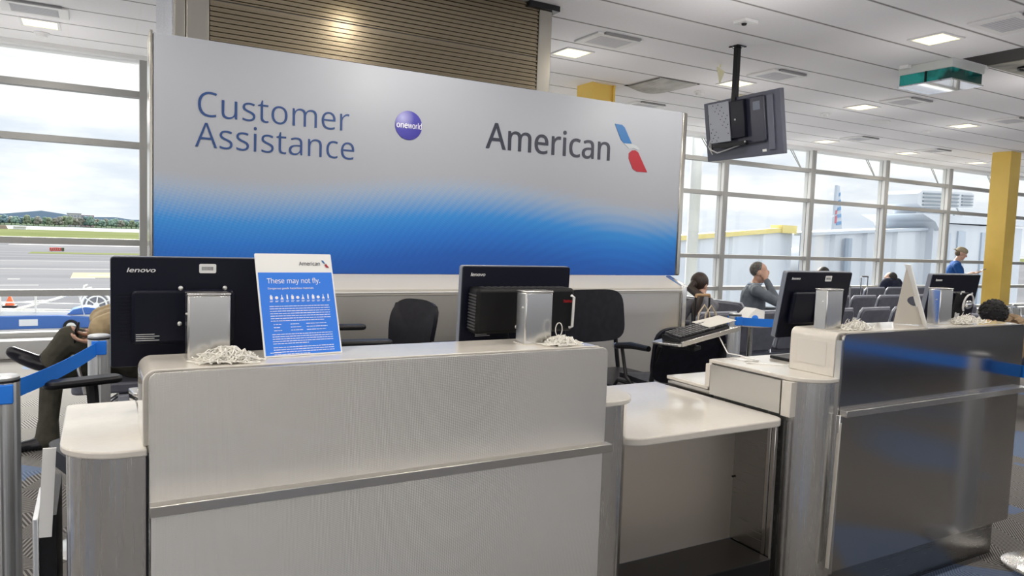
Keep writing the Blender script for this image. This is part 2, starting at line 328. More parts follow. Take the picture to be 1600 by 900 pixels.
# lettering from stored outlines (a humanist sans), 1000 units to the em
G = {'.':(215,[[58,24,58,43,58,63,63,77,72,85,82,93,93,97,107,97,121,97,132,93,142,85,152,77,157,63,157,43,157,24,152,10,142,2,132,-7,121,-11,107,-11,93,-11,82,-7,72,2,63,10]]),'A':(512,[[462,0,437,0,414,59,391,118,368,177,292,177,217,177,141,177,118,118,96,59,73,0,49,0,24,0,0,0,75,192,149,383,224,575,245,575,267,575,289,575,363,383,437,192,512,0,487,0],[304,357,282,415,281,419,278,427,274,438,271,449,267,461,263,473,260,485,257,494,255,500,252,490,250,479,247,468,244,457,241,447,238,438,235,429,232,421,230,415,209,357,187,299,165,241,226,241,286,241,346,241,325,299]]),'C':(507,[[349,517,323,517,293,517,265,512,241,502,216,491,195,476,178,456,161,436,148,412,139,383,130,354,125,322,125,286,125,239,132,198,147,164,162,129,184,102,213,83,242,65,279,55,322,55,348,55,371,57,394,62,416,66,438,71,460,78,460,57,460,36,460,15,438,7,416,1,393,-2,371,-6,343,-8,312,-8,254,-8,205,4,166,28,127,52,98,86,78,131,59,175,49,227,49,287,49,330,55,370,67,406,79,442,97,473,120,499,143,525,172,545,206,559,240,574,280,581,324,581,353,581,382,578,409,572,436,566,461,558,482,547,472,527,463,506,453,486,435,494,416,501,394,508,372,514]]),'D':(585,[[536,353,536,292,536,228,525,174,501,131,477,87,443,55,399,33,354,11,300,0,237,0,184,0,131,0,78,0,78,191,78,382,78,573,137,573,195,573,254,573,312,573,362,562,404,540,446,519,479,488,502,446,525,405],[460,214,460,289,460,340,452,382,435,415,418,447,394,471,361,487,329,503,290,511,244,511,213,511,181,511,150,511,150,361,150,211,150,62,176,62,202,62,228,62,305,62,363,81,402,119,441,157]]),'T':(446,[[259,170,259,0,235,0,211,0,187,0,187,170,187,339,187,509,127,509,68,509,8,509,8,530,8,551,8,573,151,573,294,573,437,573,437,551,437,530,437,509,378,509,318,509,259,509,259,339]]),'V':(481,[[456,573,481,573,413,382,345,191,277,0,253,0,229,0,204,0,136,191,68,382,0,573,25,573,50,573,75,573,118,450,161,328,204,205,210,190,215,175,220,160,224,146,228,132,231,119,235,106,238,93,241,80,243,93,246,106,250,119,253,133,257,147,262,161,266,176,271,191,277,207,319,329,362,451,405,573,430,573]]),'a':(450,[[203,437,231,437,283,437,322,426,347,403,372,380,385,343,385,293,385,195,385,98,385,0,368,0,351,0,334,0,329,20,325,41,320,61,319,61,318,61,317,61,304,45,292,32,279,22,266,12,251,4,234,-1,217,-6,196,-8,172,-8,147,-8,124,-3,103,6,82,15,66,29,55,48,43,67,37,91,37,119,37,162,54,195,87,219,121,242,173,254,243,257,267,257,292,258,316,259,316,268,316,276,316,285,316,321,308,345,293,359,277,373,255,380,227,380,204,380,183,377,163,370,142,363,123,356,106,347,99,365,91,383,84,400,103,410,125,419,151,426,176,433],[273,209,252,208,198,206,161,197,141,182,120,167,110,146,110,119,110,95,117,77,132,66,147,55,165,49,188,49,225,49,255,59,279,79,303,99,315,130,315,172,315,184,315,197,315,210,294,209]]),'c':(385,[[265,-8,241,-8,203,-8,169,0,139,15,109,31,86,55,69,87,53,120,44,162,44,213,44,265,53,308,71,342,88,375,112,399,142,415,173,430,207,438,245,438,267,438,288,436,309,431,329,426,346,421,358,415,351,395,344,376,337,356,324,361,309,365,292,370,275,374,259,376,244,376,215,376,191,370,172,358,154,345,140,327,131,303,122,279,117,249,117,213,117,179,122,150,131,126,140,102,153,84,172,71,190,59,213,53,240,53,263,53,284,55,302,60,320,65,336,71,351,78,351,57,351,36,351,15,337,8,321,2,304,-2,286,-6]]),'d':(493,[[243,-8,221,-8,167,-8,124,11,92,48,60,85,44,140,44,214,44,288,60,344,93,381,125,419,168,438,221,438,244,438,263,435,280,429,296,424,311,416,323,407,335,397,346,386,354,374,356,374,358,374,359,374,359,381,358,392,356,405,355,419,354,430,354,438,354,495,354,552,354,609,378,609,401,609,425,609,425,406,425,203,425,0,406,0,387,0,368,0,365,19,361,38,358,58,357,58,356,58,354,58,346,45,335,34,323,24,311,15,296,7,279,1,263,-5],[193,51,232,51,277,51,309,63,328,88,346,113,355,150,355,200,355,205,355,209,355,213,355,267,346,308,329,336,311,365,279,379,231,379,193,379,165,364,146,334,127,304,117,263,117,213,117,161,127,121,146,93,165,65]]),'e':(452,[[196,438,234,438,271,438,303,430,329,414,356,398,376,375,390,346,404,317,411,283,411,244,411,230,411,215,411,201,313,201,215,201,117,201,118,153,131,116,154,90,178,65,211,52,254,52,281,52,306,55,327,60,348,65,370,72,392,82,392,61,392,41,392,20,370,10,349,3,327,-1,306,-6,280,-8,251,-8,210,-8,174,0,143,17,112,33,88,58,70,91,53,124,44,164,44,212,44,259,52,299,68,333,84,366,106,392,134,411,163,429],[257,380,233,380,200,380,173,369,154,348,134,326,122,296,119,257,192,257,265,257,338,257,338,282,334,303,326,322,319,340,308,354,292,364,277,375]]),'f':(276,[[266,393,266,375,230,375,194,375,158,375,158,250,158,125,158,0,134,0,111,0,87,0,87,125,87,250,87,375,62,375,37,375,12,375,12,386,12,397,12,408,37,416,62,424,87,432,87,441,87,449,87,457,87,494,93,524,104,547,115,570,131,587,152,597,172,608,198,613,227,613,244,613,260,612,274,609,288,606,300,603,310,599,304,581,298,562,292,544,283,546,273,549,262,552,251,554,240,556,228,556,204,556,187,548,175,532,164,516,158,492,158,458,158,449,158,439,158,430,194,430,230,430,266,430,266,412]]),'g':(493,[[165,438,221,438,249,438,274,433,297,422,320,411,339,395,355,373,357,373,358,373,359,373,362,392,366,411,369,430,388,430,406,430,425,430,425,284,425,138,425,-7,425,-48,418,-82,404,-109,390,-137,369,-158,341,-172,312,-186,276,-192,233,-192,202,-192,173,-190,147,-186,121,-181,98,-174,78,-165,78,-144,78,-122,78,-100,98,-111,122,-119,149,-125,176,-131,206,-134,237,-134,273,-134,302,-123,324,-101,345,-80,355,-50,355,-13,355,-7,355,-2,355,4,355,10,356,20,356,32,357,44,357,52,358,57,357,57,356,57,354,57,339,35,321,19,299,8,277,-3,251,-8,221,-8,166,-8,122,11,91,51,60,90,44,144,44,214,44,283,60,337,91,377,122,418],[259,379,230,379,206,379,186,372,169,359,152,346,139,328,130,303,121,279,117,249,117,213,117,160,127,120,146,92,166,64,194,50,232,50,254,50,272,53,288,58,303,64,316,73,326,85,337,97,344,112,349,131,354,149,356,172,356,197,356,203,356,209,356,214,356,253,352,285,343,309,334,333,320,350,302,362,283,373]]),'h':(496,[[139,490,139,431,139,420,138,410,138,399,137,389,136,379,135,370,136,370,138,370,140,370,149,385,160,398,174,407,188,417,203,424,221,429,238,435,255,437,273,437,308,437,337,432,360,421,384,410,401,393,413,370,425,347,431,317,431,280,431,187,431,93,431,0,407,0,384,0,361,0,361,92,361,183,361,275,361,310,353,336,338,353,322,370,298,379,265,379,233,379,207,372,189,360,171,348,158,331,150,308,143,284,139,256,139,222,139,148,139,74,139,0,115,0,92,0,68,0,68,203,68,406,68,609,92,609,115,609,139,609,139,550]]),'i':(207,[[115,430,139,430,139,287,139,143,139,0,115,0,92,0,68,0,68,143,68,287,68,430,92,430],[92,591,104,591,115,591,124,587,133,580,141,573,145,562,145,546,145,531,141,520,133,512,124,505,115,501,104,501,92,501,83,505,75,512,67,520,63,531,63,546,63,562,67,573,75,580,83,587]]),'k':(428,[[138,397,138,291,138,283,138,271,137,257,136,244,135,231,135,221,136,221,137,221,138,221,141,226,146,232,152,240,159,248,165,256,172,264,179,273,184,279,189,285,235,333,281,381,326,430,354,430,381,430,409,430,351,369,293,307,235,246,297,164,359,82,421,0,393,0,364,0,336,0,286,67,237,134,187,200,171,186,154,172,138,158,138,105,138,53,138,0,115,0,91,0,68,0,68,203,68,406,68,609,91,609,115,609,138,609,138,503]]),'l':(207,[[139,203,139,0,115,0,92,0,68,0,68,203,68,406,68,609,92,609,115,609,139,609,139,406]]),'m':(750,[[512,438,540,438,588,438,625,425,649,401,673,376,685,335,685,280,685,187,685,93,685,0,662,0,638,0,615,0,615,92,615,184,615,277,615,310,608,336,594,353,580,370,558,379,528,379,486,379,456,366,438,342,420,318,411,283,411,237,411,158,411,79,411,0,388,0,365,0,342,0,342,92,342,184,342,277,342,299,338,318,332,333,326,348,316,360,303,367,290,375,274,379,253,379,225,379,202,372,185,360,169,348,157,331,150,308,142,285,139,257,139,223,139,149,139,74,139,0,115,0,92,0,68,0,68,143,68,287,68,430,87,430,106,430,125,430,129,410,132,391,136,371,137,371,138,371,140,371,149,386,160,399,173,409,186,418,200,426,217,431,233,435,249,438,266,438,299,438,327,432,349,420,371,408,388,390,398,366,399,366,400,366,402,366,416,390,436,408,461,420,486,432]]),'n':(496,[[257,438,275,438,326,438,365,425,391,401,418,376,431,335,431,280,431,187,431,93,431,0,407,0,384,0,361,0,361,92,361,183,361,275,361,310,353,336,338,353,322,370,298,379,265,379,217,379,184,365,166,338,148,312,139,273,139,223,139,149,139,74,139,0,115,0,92,0,68,0,68,143,68,287,68,430,87,430,106,430,125,430,129,410,132,391,136,371,137,371,138,371,140,371,149,386,161,399,175,409,189,418,205,426,222,431,239,435]]),'o':(485,[[442,263,442,216,442,180,437,148,428,121,418,93,405,70,388,51,370,31,349,17,324,7,300,-3,272,-8,241,-8,213,-8,187,-3,163,7,139,17,118,31,100,51,83,70,69,93,59,121,49,148,44,180,44,216,44,263,52,304,68,336,84,369,107,394,137,412,167,429,203,438,244,438,283,438,317,429,347,412,377,394,400,369,417,336,433,304],[117,267,117,216,117,182,121,153,130,128,139,103,153,84,172,71,190,57,214,51,243,51,272,51,296,57,314,71,333,84,347,103,356,128,364,153,369,182,369,216,369,250,364,279,355,303,346,327,332,346,314,359,296,372,272,379,242,379,198,379,167,364,147,335,127,306]]),'r':(331,[[249,438,269,438,277,438,285,437,295,437,304,436,312,435,319,433,316,411,313,390,310,368,303,370,296,371,287,372,279,373,271,374,264,374,247,374,231,370,217,363,202,356,188,347,176,334,165,321,155,306,149,289,142,271,139,251,139,229,139,153,139,76,139,0,115,0,92,0,68,0,68,143,68,287,68,430,87,430,107,430,126,430,129,404,131,377,134,351,135,351,136,351,137,351,146,367,157,382,170,395,183,408,198,418,214,426,231,434]]),'s':(384,[[348,142,348,119,348,91,341,68,327,49,313,30,294,16,268,6,242,-3,212,-8,176,-8,146,-8,121,-6,99,-1,77,4,58,11,42,19,42,41,42,62,42,83,59,75,80,67,104,60,128,53,153,49,178,49,214,49,240,55,256,66,272,78,280,93,280,112,280,123,277,133,271,141,265,150,255,158,239,167,224,175,202,185,174,196,146,206,122,217,103,228,83,238,68,251,57,266,46,281,41,300,41,324,41,360,56,388,85,408,115,428,154,438,202,438,228,438,253,435,275,430,298,425,319,418,339,409,331,390,323,372,315,353,297,360,278,367,258,372,238,377,218,380,197,380,168,380,146,375,131,366,116,357,108,344,108,328,108,316,112,306,119,298,126,290,137,282,154,274,170,266,191,256,219,246,246,236,269,226,289,215,308,204,323,191,333,176,343,161]]),'t':(289,[[192,50,212,50,222,50,233,51,245,53,256,54,265,56,272,59,272,41,272,23,272,5,264,1,254,-2,240,-4,226,-7,213,-8,200,-8,177,-8,157,-4,138,4,119,11,103,25,91,44,80,63,74,90,74,125,74,209,74,292,74,375,53,375,33,375,13,375,13,387,13,398,13,409,33,418,54,428,75,437,84,468,93,498,103,528,117,528,130,528,144,528,144,496,144,463,144,430,186,430,227,430,269,430,269,412,269,393,269,375,227,375,186,375,144,375,144,292,144,210,144,127,144,101,151,81,163,69,176,56]]),'u':(496,[[404,430,427,430,427,287,427,143,427,0,408,0,389,0,370,0,366,19,363,38,359,57,358,57,357,57,356,57,347,42,335,30,321,20,306,10,291,3,273,-1,256,-6,238,-8,220,-8,186,-8,157,-3,134,8,110,19,93,36,81,59,69,82,63,112,63,148,63,242,63,336,63,430,87,430,111,430,135,430,135,338,135,245,135,153,135,119,142,93,158,76,173,59,198,51,230,51,262,51,287,57,306,69,324,81,337,98,345,121,353,145,357,173,357,206,357,281,357,355,357,430,380,430]]),'v':(407,[[190,0,163,0,109,143,54,287,0,430,25,430,50,430,75,430,106,345,136,261,167,176,171,165,176,152,180,137,185,123,190,109,193,96,197,83,200,72,201,63,202,63,203,63,204,63,207,72,210,83,214,96,218,110,222,123,227,138,232,152,237,165,241,176,271,261,302,345,332,430,357,430,382,430,407,430,353,287,298,143,244,0,217,0]]),'w':(630,[[370,162,346,243,342,254,339,265,336,276,333,287,330,298,328,308,325,317,323,327,321,335,319,344,317,351,316,357,315,357,314,357,313,357,312,351,310,344,308,335,306,327,304,317,302,307,300,297,297,286,294,275,291,265,288,253,284,242,258,162,233,81,207,1,180,1,153,1,127,1,87,144,48,287,9,431,33,431,57,431,82,431,102,354,121,278,141,201,145,186,149,170,153,154,157,139,160,124,163,109,166,95,168,83,169,73,170,73,171,73,172,73,174,79,176,87,178,97,180,107,182,117,185,128,187,138,190,149,193,160,196,170,199,180,201,188,227,269,252,350,277,431,303,431,329,431,354,431,379,350,404,269,428,188,432,176,436,163,440,149,444,135,447,122,451,109,454,96,456,84,457,74,458,74,459,74,460,74,461,83,463,94,466,108,469,121,473,136,477,153,481,169,485,185,489,201,509,278,529,354,549,431,573,431,597,431,621,431,582,287,542,144,502,1,474,1,447,1,419,1,395,82]]),'y':(409,[[59,286,1,430,26,430,51,430,76,430,107,348,138,267,169,185,175,171,179,157,184,144,189,130,193,117,196,105,200,92,203,80,205,68,206,68,207,68,209,68,212,82,217,99,224,121,231,142,238,164,245,186,275,267,304,349,333,430,358,430,384,430,409,430,347,267,285,104,224,-59,214,-86,202,-109,188,-130,174,-150,158,-165,138,-176,119,-187,95,-192,67,-192,55,-192,43,-192,34,-190,24,-189,16,-188,9,-186,9,-167,9,-149,9,-130,15,-131,22,-132,30,-133,38,-134,47,-135,56,-135,73,-135,87,-132,99,-126,111,-119,121,-111,130,-99,138,-88,146,-74,152,-59,159,-40,167,-21,174,-2,116,142]]),'z':(377,[[346,18,346,0,241,0,136,0,31,0,31,16,31,31,31,47,108,156,185,266,262,375,190,375,117,375,45,375,45,393,45,412,45,430,143,430,242,430,340,430,340,412,340,395,340,377,264,269,188,162,112,55,190,55,268,55,346,55,346,36]])}
def text_mesh(s, size, width=None, weight=0, depth=.002, shear=0, align='L', res=4):
    if weight > 0:                      # bolder: strokes doubled sideways and upward by the weight
        a = text_mesh(s, size, width, 0, depth, shear, align, res); e = weight*size/1000
        mb = MB()
        for i, (dx, dz) in enumerate(((-e, 0), (e, 0), (0, e*.6), (0, -e*.6))): mb.merge(a, Matrix.Translation((dx, -.00012*i, dz)))
        return mb
    """flat lettering in the xz plane facing -y, baseline at z=0, starting at x=0; returns an MB"""
    cu = bpy.data.curves.new('lettering', 'CURVE'); cu.dimensions = '2D'; cu.fill_mode = 'BOTH'; cu.resolution_u = res
    pen = 0
    for ch in s:
        if ch == ' ': pen += 240; continue
        adv, spl = G[ch]
        for L in spl:
            n = len(L)//6; sp = cu.splines.new('BEZIER'); sp.bezier_points.add(n-1); sp.use_cyclic_u = True
            for i, p in enumerate(sp.bezier_points):
                a = L[i*6:i*6+6]
                p.handle_left_type = p.handle_right_type = 'FREE'
                p.handle_left = (a[0]+pen, a[1], 0); p.co = (a[2]+pen, a[3], 0); p.handle_right = (a[4]+pen, a[5], 0)
        pen += adv
    cu.offset = weight; cu.extrude = 10
    o = bpy.data.objects.new('lettering', cu); COL.objects.link(o)
    dg = bpy.context.evaluated_depsgraph_get(); dg.update()
    me = bpy.data.meshes.new_from_object(o.evaluated_get(dg))
    sx = (width/pen) if width else size/1000; sz = size/1000
    mb = MB(); vs = []
    for v in me.vertices:
        x, y, z = v.co
        vs.append(((x+y*shear)*sx, -(z+10)/20*depth, y*sz))
    mb.add(vs, [tuple(p.vertices) for p in me.polygons])
    bpy.data.objects.remove(o); bpy.data.curves.remove(cu); bpy.data.meshes.remove(me)
    if align == 'C':
        w = pen*sx; mb.xf(Matrix.Translation((-w/2, 0, 0)))
    return mb
# ------------------------------------------------------------------ the setting
CZ, WY = 3.47, 9.73
X0, X1, Y0 = -9.0, 34.0, -10.0
struct('floor', MB().box(X0, X1, Y0, WY+.25, -.3, 0), M['carpet'], smooth=False)
struct('ceiling', MB().box(X0, X1, Y0, WY+.05, CZ, CZ+.3), M['ceiling'], smooth=False)
struct('wall_left', MB().box(X0-.2, X0, Y0, WY+.25, -.3, CZ+.3), M['plaster'], smooth=False)
struct('wall_right', MB().box(X1, X1+.2, Y0, WY+.25, -.3, CZ+.3), M['plaster'], smooth=False)
# wall behind the camera: a solid dado with a long run of windows above it
struct('wall_back', MB().box(X0-.2, X1+.2, Y0-.2, Y0, -.3, 1.0).box(X0-.2, X1+.2, Y0-.2, Y0, 3.3, CZ+.3), M['plaster'], smooth=False)
mb = MB()
for i in range(18): mb.box(X0+i*2.53-.06, X0+i*2.53+.06, Y0-.2, Y0, 1.0, 3.3)
mb.box(X0, X1, Y0-.15, Y0-.05, 2.1, 2.18)
struct('window_back', mb, M['frame'], smooth=False)
# window wall ahead: one bay per window, each with mullion, four bars, brace rods and panes
BARS = (3.03, 2.44, 1.295, .705)
struct('baseboard_window', MB().box(X0, X1, WY-.22, WY+.25, 0, .20), M['sill'], bevel=.01, smooth=False)
struct('trim_window_head', MB().box(X0, X1, WY-.06, WY+.25, CZ-.05, CZ+.02), M['white_paint'], smooth=False)
nwin = 0
for k in range(-9, 10):
    xr = 12.35+2.365*k; xl = xr-2.365          # mullion's right edges
    if xr < X0 or xl > X1: continue
    nwin += 1
    mb = MB().box(xr-.085, xr, WY-.05, WY-.015, .20, CZ-.05)
    for z in BARS: mb.box(xl, xr-.085, WY-.01, WY+.13, z-.036, z+.036)
    mb.box(xl, xr-.085, WY, WY+.13, .20, .26)
    if xr > 8:
     for dx in (0, .07): mb.tube([(xr-.52+dx, WY+.2, CZ+.0), (xr-.12+dx*.3, WY+.2, 3.05)], .009, 6)
    f = struct('window_%d' % nwin, mb, M['frame'], smooth=False)
    build('mullion', MB().box(xr-.083, xr-.002, WY-.014, WY+.055, .20, CZ-.05).box(xr-.083, xr-.002, WY+.068, WY+.14, .20, CZ-.05), M['white_paint'], f, smooth=False)
    build('gasket', MB().box(xr-.075, xr-.01, WY+.055, WY+.068, .20, CZ-.05), M['black'], f, smooth=False)
    zz = [.26]+[z for b in reversed(BARS) for z in (b-.036, b+.036)]+[CZ-.05]
    pm = MB()
    for a, b in zip(zz[0::2], zz[1::2]): pm.box(xl+.002, xr-.087, WY+.055, WY+.063, a, b)
    build('glass_pane', pm, M['glass'], f, smooth=False)

# metal clad column behind the sign
cx0, cx1, cy0, cy1 = .44, 3.335, 5.32, 6.9
col = MB().box(cx0+.02, cx1-.02, cy0+.02, cy1, 2.3, CZ-.01).box(.95, 2.9, cy0+.15, cy1-.1, 0, 2.3)
co = struct('column_clad', col, mat('column_core', (.05, .048, .045), .6), smooth=False)
pitch = .0325
M['corrugated'] = mat('corrugated_bronze', (.30, .255, .185), .22, 1)
for z0, z1 in ((2.32, 3.022), (3.03, CZ-.01)):
    mb = MB(); n = int((z1-z0)/pitch); prof = []
    for i in range(n):
        for f_, d in ((0, .0), (.30, .0), (.42, -.011), (.78, -.011), (.9, 0)): prof.append((z0+(i+f_)*pitch, cy0+.012+d))
    a, b = .66, 3.205
    vs = [(a, y, z) for z, y in prof]+[(b, y, z) for z, y in prof]; L = len(prof)
    mb.add(vs, [(i, i+1, L+i+1, L+i) for i in range(L-1)])
    mb.box(a, b, cy0+.013, cy0+.02, z0, z1)
    build('corrugated_panel', mb, M['corrugated'], co, smooth=False)
build('corner_trim', MB().box(3.208, cx1, cy0-.004, cy0+.1, 2.31, CZ-.05).box(cx1-.01, cx1+.0, cy0, cy1, 2.31, CZ-.05), M['trim_steel'], co, bevel=.006)
build('corner_trim', MB().box(cx0, .51, cy0-.004, cy0+.1, 2.31, CZ-.01).box(.513, .655, cy0-.004, cy0+.1, 2.31, CZ-.01), M['trim_steel'], co, bevel=.006)
build('cornice', MB().box(3.10, cx1+.06, cy0-.03, cy0+.3, CZ-.05, CZ-.005), M['black'], co, smooth=False)
m = M['perforated'] = speckle(mat('perforated_metal', (.6, .62, .66), .4, .3), (.5, .53, .6), (.72, .74, .78), 120, .45, .55)
build('perforated_panel', MB().box(cx0-.004, cx0+.02, cy0+.10, cy0+.75, 2.31, CZ-.01).box(cx0-.004, cx0+.02, cy0+.757, cy1, 2.31, CZ-.01), m, co, smooth=False)

# yellow I-section pillars
for i, (px, py) in enumerate(((5.34, 7.52), (15.10, 7.50))):
    mb = MB().box(px, px+.03, py, py+.33, 0, CZ).box(px+.03, px+.06, py+.06, py+.27, 0, CZ)
    mb.box(px+.06, px+.36, py+.03, py+.06, 0, CZ).box(px+.06, px+.36, py+.27, py+.30, 0, CZ)
    mb.box(px+.33, px+.36, py, py+.33, 0, CZ).box(px+.03, px+.06, py, py+.33, 0, CZ)
    if i: mb = MB().box(px, px+.36, py, py+.34, 0, CZ)
    struct('pillar_%s' % ('centre' if i == 0 else 'right'), mb, M['yellow'], smooth=False)

# ------------------------------------------------------------------ ceiling fittings
M['panel'] = mat('lamp_diffuser', (.9, .85, .7), .6, emit=(1.0, .86, .46), es=PANEL_E)
def lamp_place(x, y): return Thing('ceiling_light', None, None, (x, y, CZ), local=True)
T0 = Thing('ceiling_light', 'square ceiling lamp', 'ceiling light', (0, 0, 0), local=True)
fr = MB()
for a in ((-.17, .17, -.17, -.145), (-.17, .17, .145, .17), (-.17, -.145, -.145, .145), (.145, .17, -.145, .145)): fr.box(a[0], a[1], a[2], a[3], -.012, -.001)
T0.part('lamp_frame', fr, M['white_paint'], smooth=False)
T0.part('diffuser', MB().box(-.145, .145, -.145, .145, -.006, -.001), M['panel'], smooth=False)
lamps = [(4.34, 6.5, 'square lit ceiling lamp right above the grey top of the sign'), (6.74, 6.5, 'lit ceiling lamp crossed by the black pole of the hanging screen'),
         (9.16, 6.5, 'lit ceiling lamp right of the hanging screen, in line with its top'), (11.64, 8.96, 'small far lit ceiling lamp low beside the right edge of the hanging screen'),
         (14.12, 8.95, 'small far lit ceiling lamp next left of the one by the yellow pillar'), (11.61, 6.48, 'lit ceiling lamp below the teal banded ceiling box'),
         (16.56, 8.89, 'smallest lit ceiling lamp touching the right yellow pillar'), (-.48, 8.77, 'warm lit ceiling lamp above the left window'),
         (6.70, 4.05, 'large bright lit ceiling lamp at upper right beside the teal banded box'),
         (9.16, 8.95, 'lit ceiling lamp hidden behind the hanging screen')]
hid = []
for x in (-7.7, -5.3, -2.9, -.48, 1.93, 4.34, 6.74, 9.16, 11.6, 14.0, 16.5, 19, 21.5, 24):
    for y in (-8.2, -5.8, -3.4, -.9, 1.6, 4.05, 6.5, 8.93):
        if not any(abs(x-l[0]) < .4 and abs(y-l[1]) < .4 for l in lamps): hid.append((x, y))
HID = []
def add_lamp(root, x, y, w):
    root.location = (x, y, CZ)
    ld = bpy.data.lights.new('lamp', 'SPOT'); ld.energy = w; ld.spot_size = R(165); ld.spot_blend = .6; ld.color = (1, .93, .83); ld.shadow_soft_size = .08
    lo = bpy.data.objects.new('lamp_glow', ld); COL.objects.link(lo); lo.parent = root; lo.location = (0, 0, -.095)
    pd = bpy.data.lights.new('ceiling_fill', 'POINT'); pd.energy = w*CEIL_FILL; pd.color = (1, .95, .90); pd.shadow_soft_size = 0  # unseen fill light added below each lamp to brighten the ceiling
    po = bpy.data.objects.new('ceiling_fill', pd); COL.objects.link(po); po.parent = root; po.location = (0, 0, -.75)
for i, (x, y, lab) in enumerate(lamps):
    o = T0.o if i == 0 else copy_tree(T0.o)
    tag(o, lab, 'ceiling light', 'square ceiling lamps')
for i, (x, y, lab) in enumerate(lamps):
    pass
_roots = [o for o in COL.objects if o.type == 'EMPTY' and o.name.startswith('ceiling_light')]
_by = {o['label']: o for o in _roots}
for x, y, lab in lamps: add_lamp(_by[lab], x, y, LAMP_W)
for x, y in hid:                     # the rest of the hall's lamps, behind and beside the camera
    if cx0-.3 < x < cx1+.3 and cy0-.3 < y < cy1+.3: continue
    if y > 6 and -1 < x: continue
    if x > 12 and y > 3: continue
    if x > 3.5 and y < 0: continue            # left out so the right desk mirrors a darker floor
    if y < 1 or x < -4 or x > 20:    # far behind or beside the camera: only the light reaches the picture
        r_ = bpy.data.objects.new('lamp_position', None); COL.objects.link(r_); add_lamp(r_, x, y, LAMP_W); continue
    o = copy_tree(T0.o); tag(o, 'square lit ceiling lamp out of the picture', 'ceiling light', 'square ceiling lamps out of the picture')
    add_lamp(o, x, y, LAMP_W)

V0 = Thing('ceiling_vent', 'vent', 'ceiling vent', local=True)
fr = MB()
for a in ((-.27, .27, -.20, -.14), (-.27, .27, .14, .20), (-.27, -.19, -.14, .14), (.19, .27, -.14, .14)): fr.box(a[0], a[1], a[2], a[3], -.02, -.001)
V0.part('vent_frame', fr, M['white_paint'], bevel=.004, smooth=False)
g = MB().box(-.19, .19, -.14, .14, -.014, -.001)
for i in range(9): g.box(-.185, .185, -.128+i*.03, -.112+i*.03, -.017, -.0141)
V0.part('grille', g, mat('vent_grille', (.62, .62, .65), .6), smooth=False)
V0.part('slot_diffuser', MB().box(-.20, .22, -.235, -.201, -.020, -.001), mat('vent_slot', (.24, .24, .245), .6), smooth=False)
for i, (x, y, lab) in enumerate(((4.36, 5.9, 'ceiling vent nearest the clad column'), (6.76, 5.91, 'white ceiling vent just above the hanging screen'),
        (9.21, 5.91, 'ceiling vent to the left of the teal banded box, past its lower corner'), (6.72, 3.44, 'large ceiling vent in the top right corner'),
        (11.72, 8.33, 'small far ceiling vent over the windows, right of the hanging screen'), (-.49, 8.2, 'ceiling vent in the top left corner above the left window'),
        (11.62, 5.81, 'ceiling vent at the right edge under the teal banded box'), (6.81, 8.33, 'flat far vent between sign top and hanging screen'),
        (14.07, 8.4, 'small far ceiling vent left of the right yellow pillar'))):
    o = V0.o if i == 0 else copy_tree(V0.o)
    o.location = (x, y, CZ); tag(o, lab, 'ceiling vent', 'white framed ceiling vents')

D0 = Thing('smoke_detector', 'detector', 'smoke detector', local=True)
D0.part('base', MB().lathe([(.075, -.001), (.075, -.012), (.06, -.02)], n=20), M['white_paint'])
D0.part('sensor_head', MB().lathe([(.055, -.02), (.05, -.045), (.02, -.055)], n=20), M['white_paint'])
for i, (x, y, lab) in enumerate(((6.76, 7.13, 'round white ceiling detector beside the lifted tile'), (9.22, 7.13, 'round ceiling detector right of the hanging screen'),
        (11.69, 7.11, 'round ceiling detector above the small right hand vent'), (-.49, 9.2, 'round ceiling detector above the left window'))):
    o = D0.o if i == 0 else copy_tree(D0.o)
    o.location = (x, y, CZ); tag(o, lab, 'smoke detector', 'round ceiling detectors')
T = Thing('ceiling_camera', 'small white rectangular ceiling sensor with a dark eye above the screen pole', 'sensor', (4.92, 4.67, CZ))
T.part('case', MB().box(4.84, 5.0, 4.60, 4.74, CZ-.03, CZ-.001), M['white_paint'], bevel=.004)
T.part('lens', MB().lathe([(.025, CZ-.031), (.02, CZ-.045), (.005, CZ-.05)], (4.90, 4.67, 0)), M['black'])
T = Thing('ceiling_speaker', 'round white flush ceiling ring far right of the hanging screen', 'speaker', (10.39, 7.08, CZ))
T.part('rim', MB().lathe([(.16, CZ-.001), (.16, CZ-.012), (.13, CZ-.02)], (10.39, 7.08, 0)), M['white_paint'])
T.part('grille', MB().lathe([(.128, CZ-.004), (.128, CZ-.013), (.01, CZ-.018)], (10.39, 7.08, 0)), M['ceiling'])
T = Thing('emergency_light', 'pale box lamp on the ceiling peeking over the hanging screen', 'emergency light', (7.55, 7.0, CZ))
T.part('housing', MB().box(7.25, 7.85, 6.92, 7.08, CZ-.075, CZ-.001), mat('cream_plastic', (.66, .62, .45), .5), bevel=.012)
T.part('lens_strip', MB().box(7.27, 7.83, 6.91, 6.93, CZ-.07, CZ-.03), M['white_paint'], bevel=.004)
tag(build('warning_cone', MB().prism([(5.86, 3.44), (5.97, 3.40), (5.91, 3.27)], 5.93, 5.945, 'y').box(5.905, 5.915, 5.93, 5.95, 3.44, CZ),
          mat('pale_yellow_card', (.75, .72, .48), .6)), 'pale yellow paper triangle hanging from the ceiling left of the screen pole', 'paper tag')
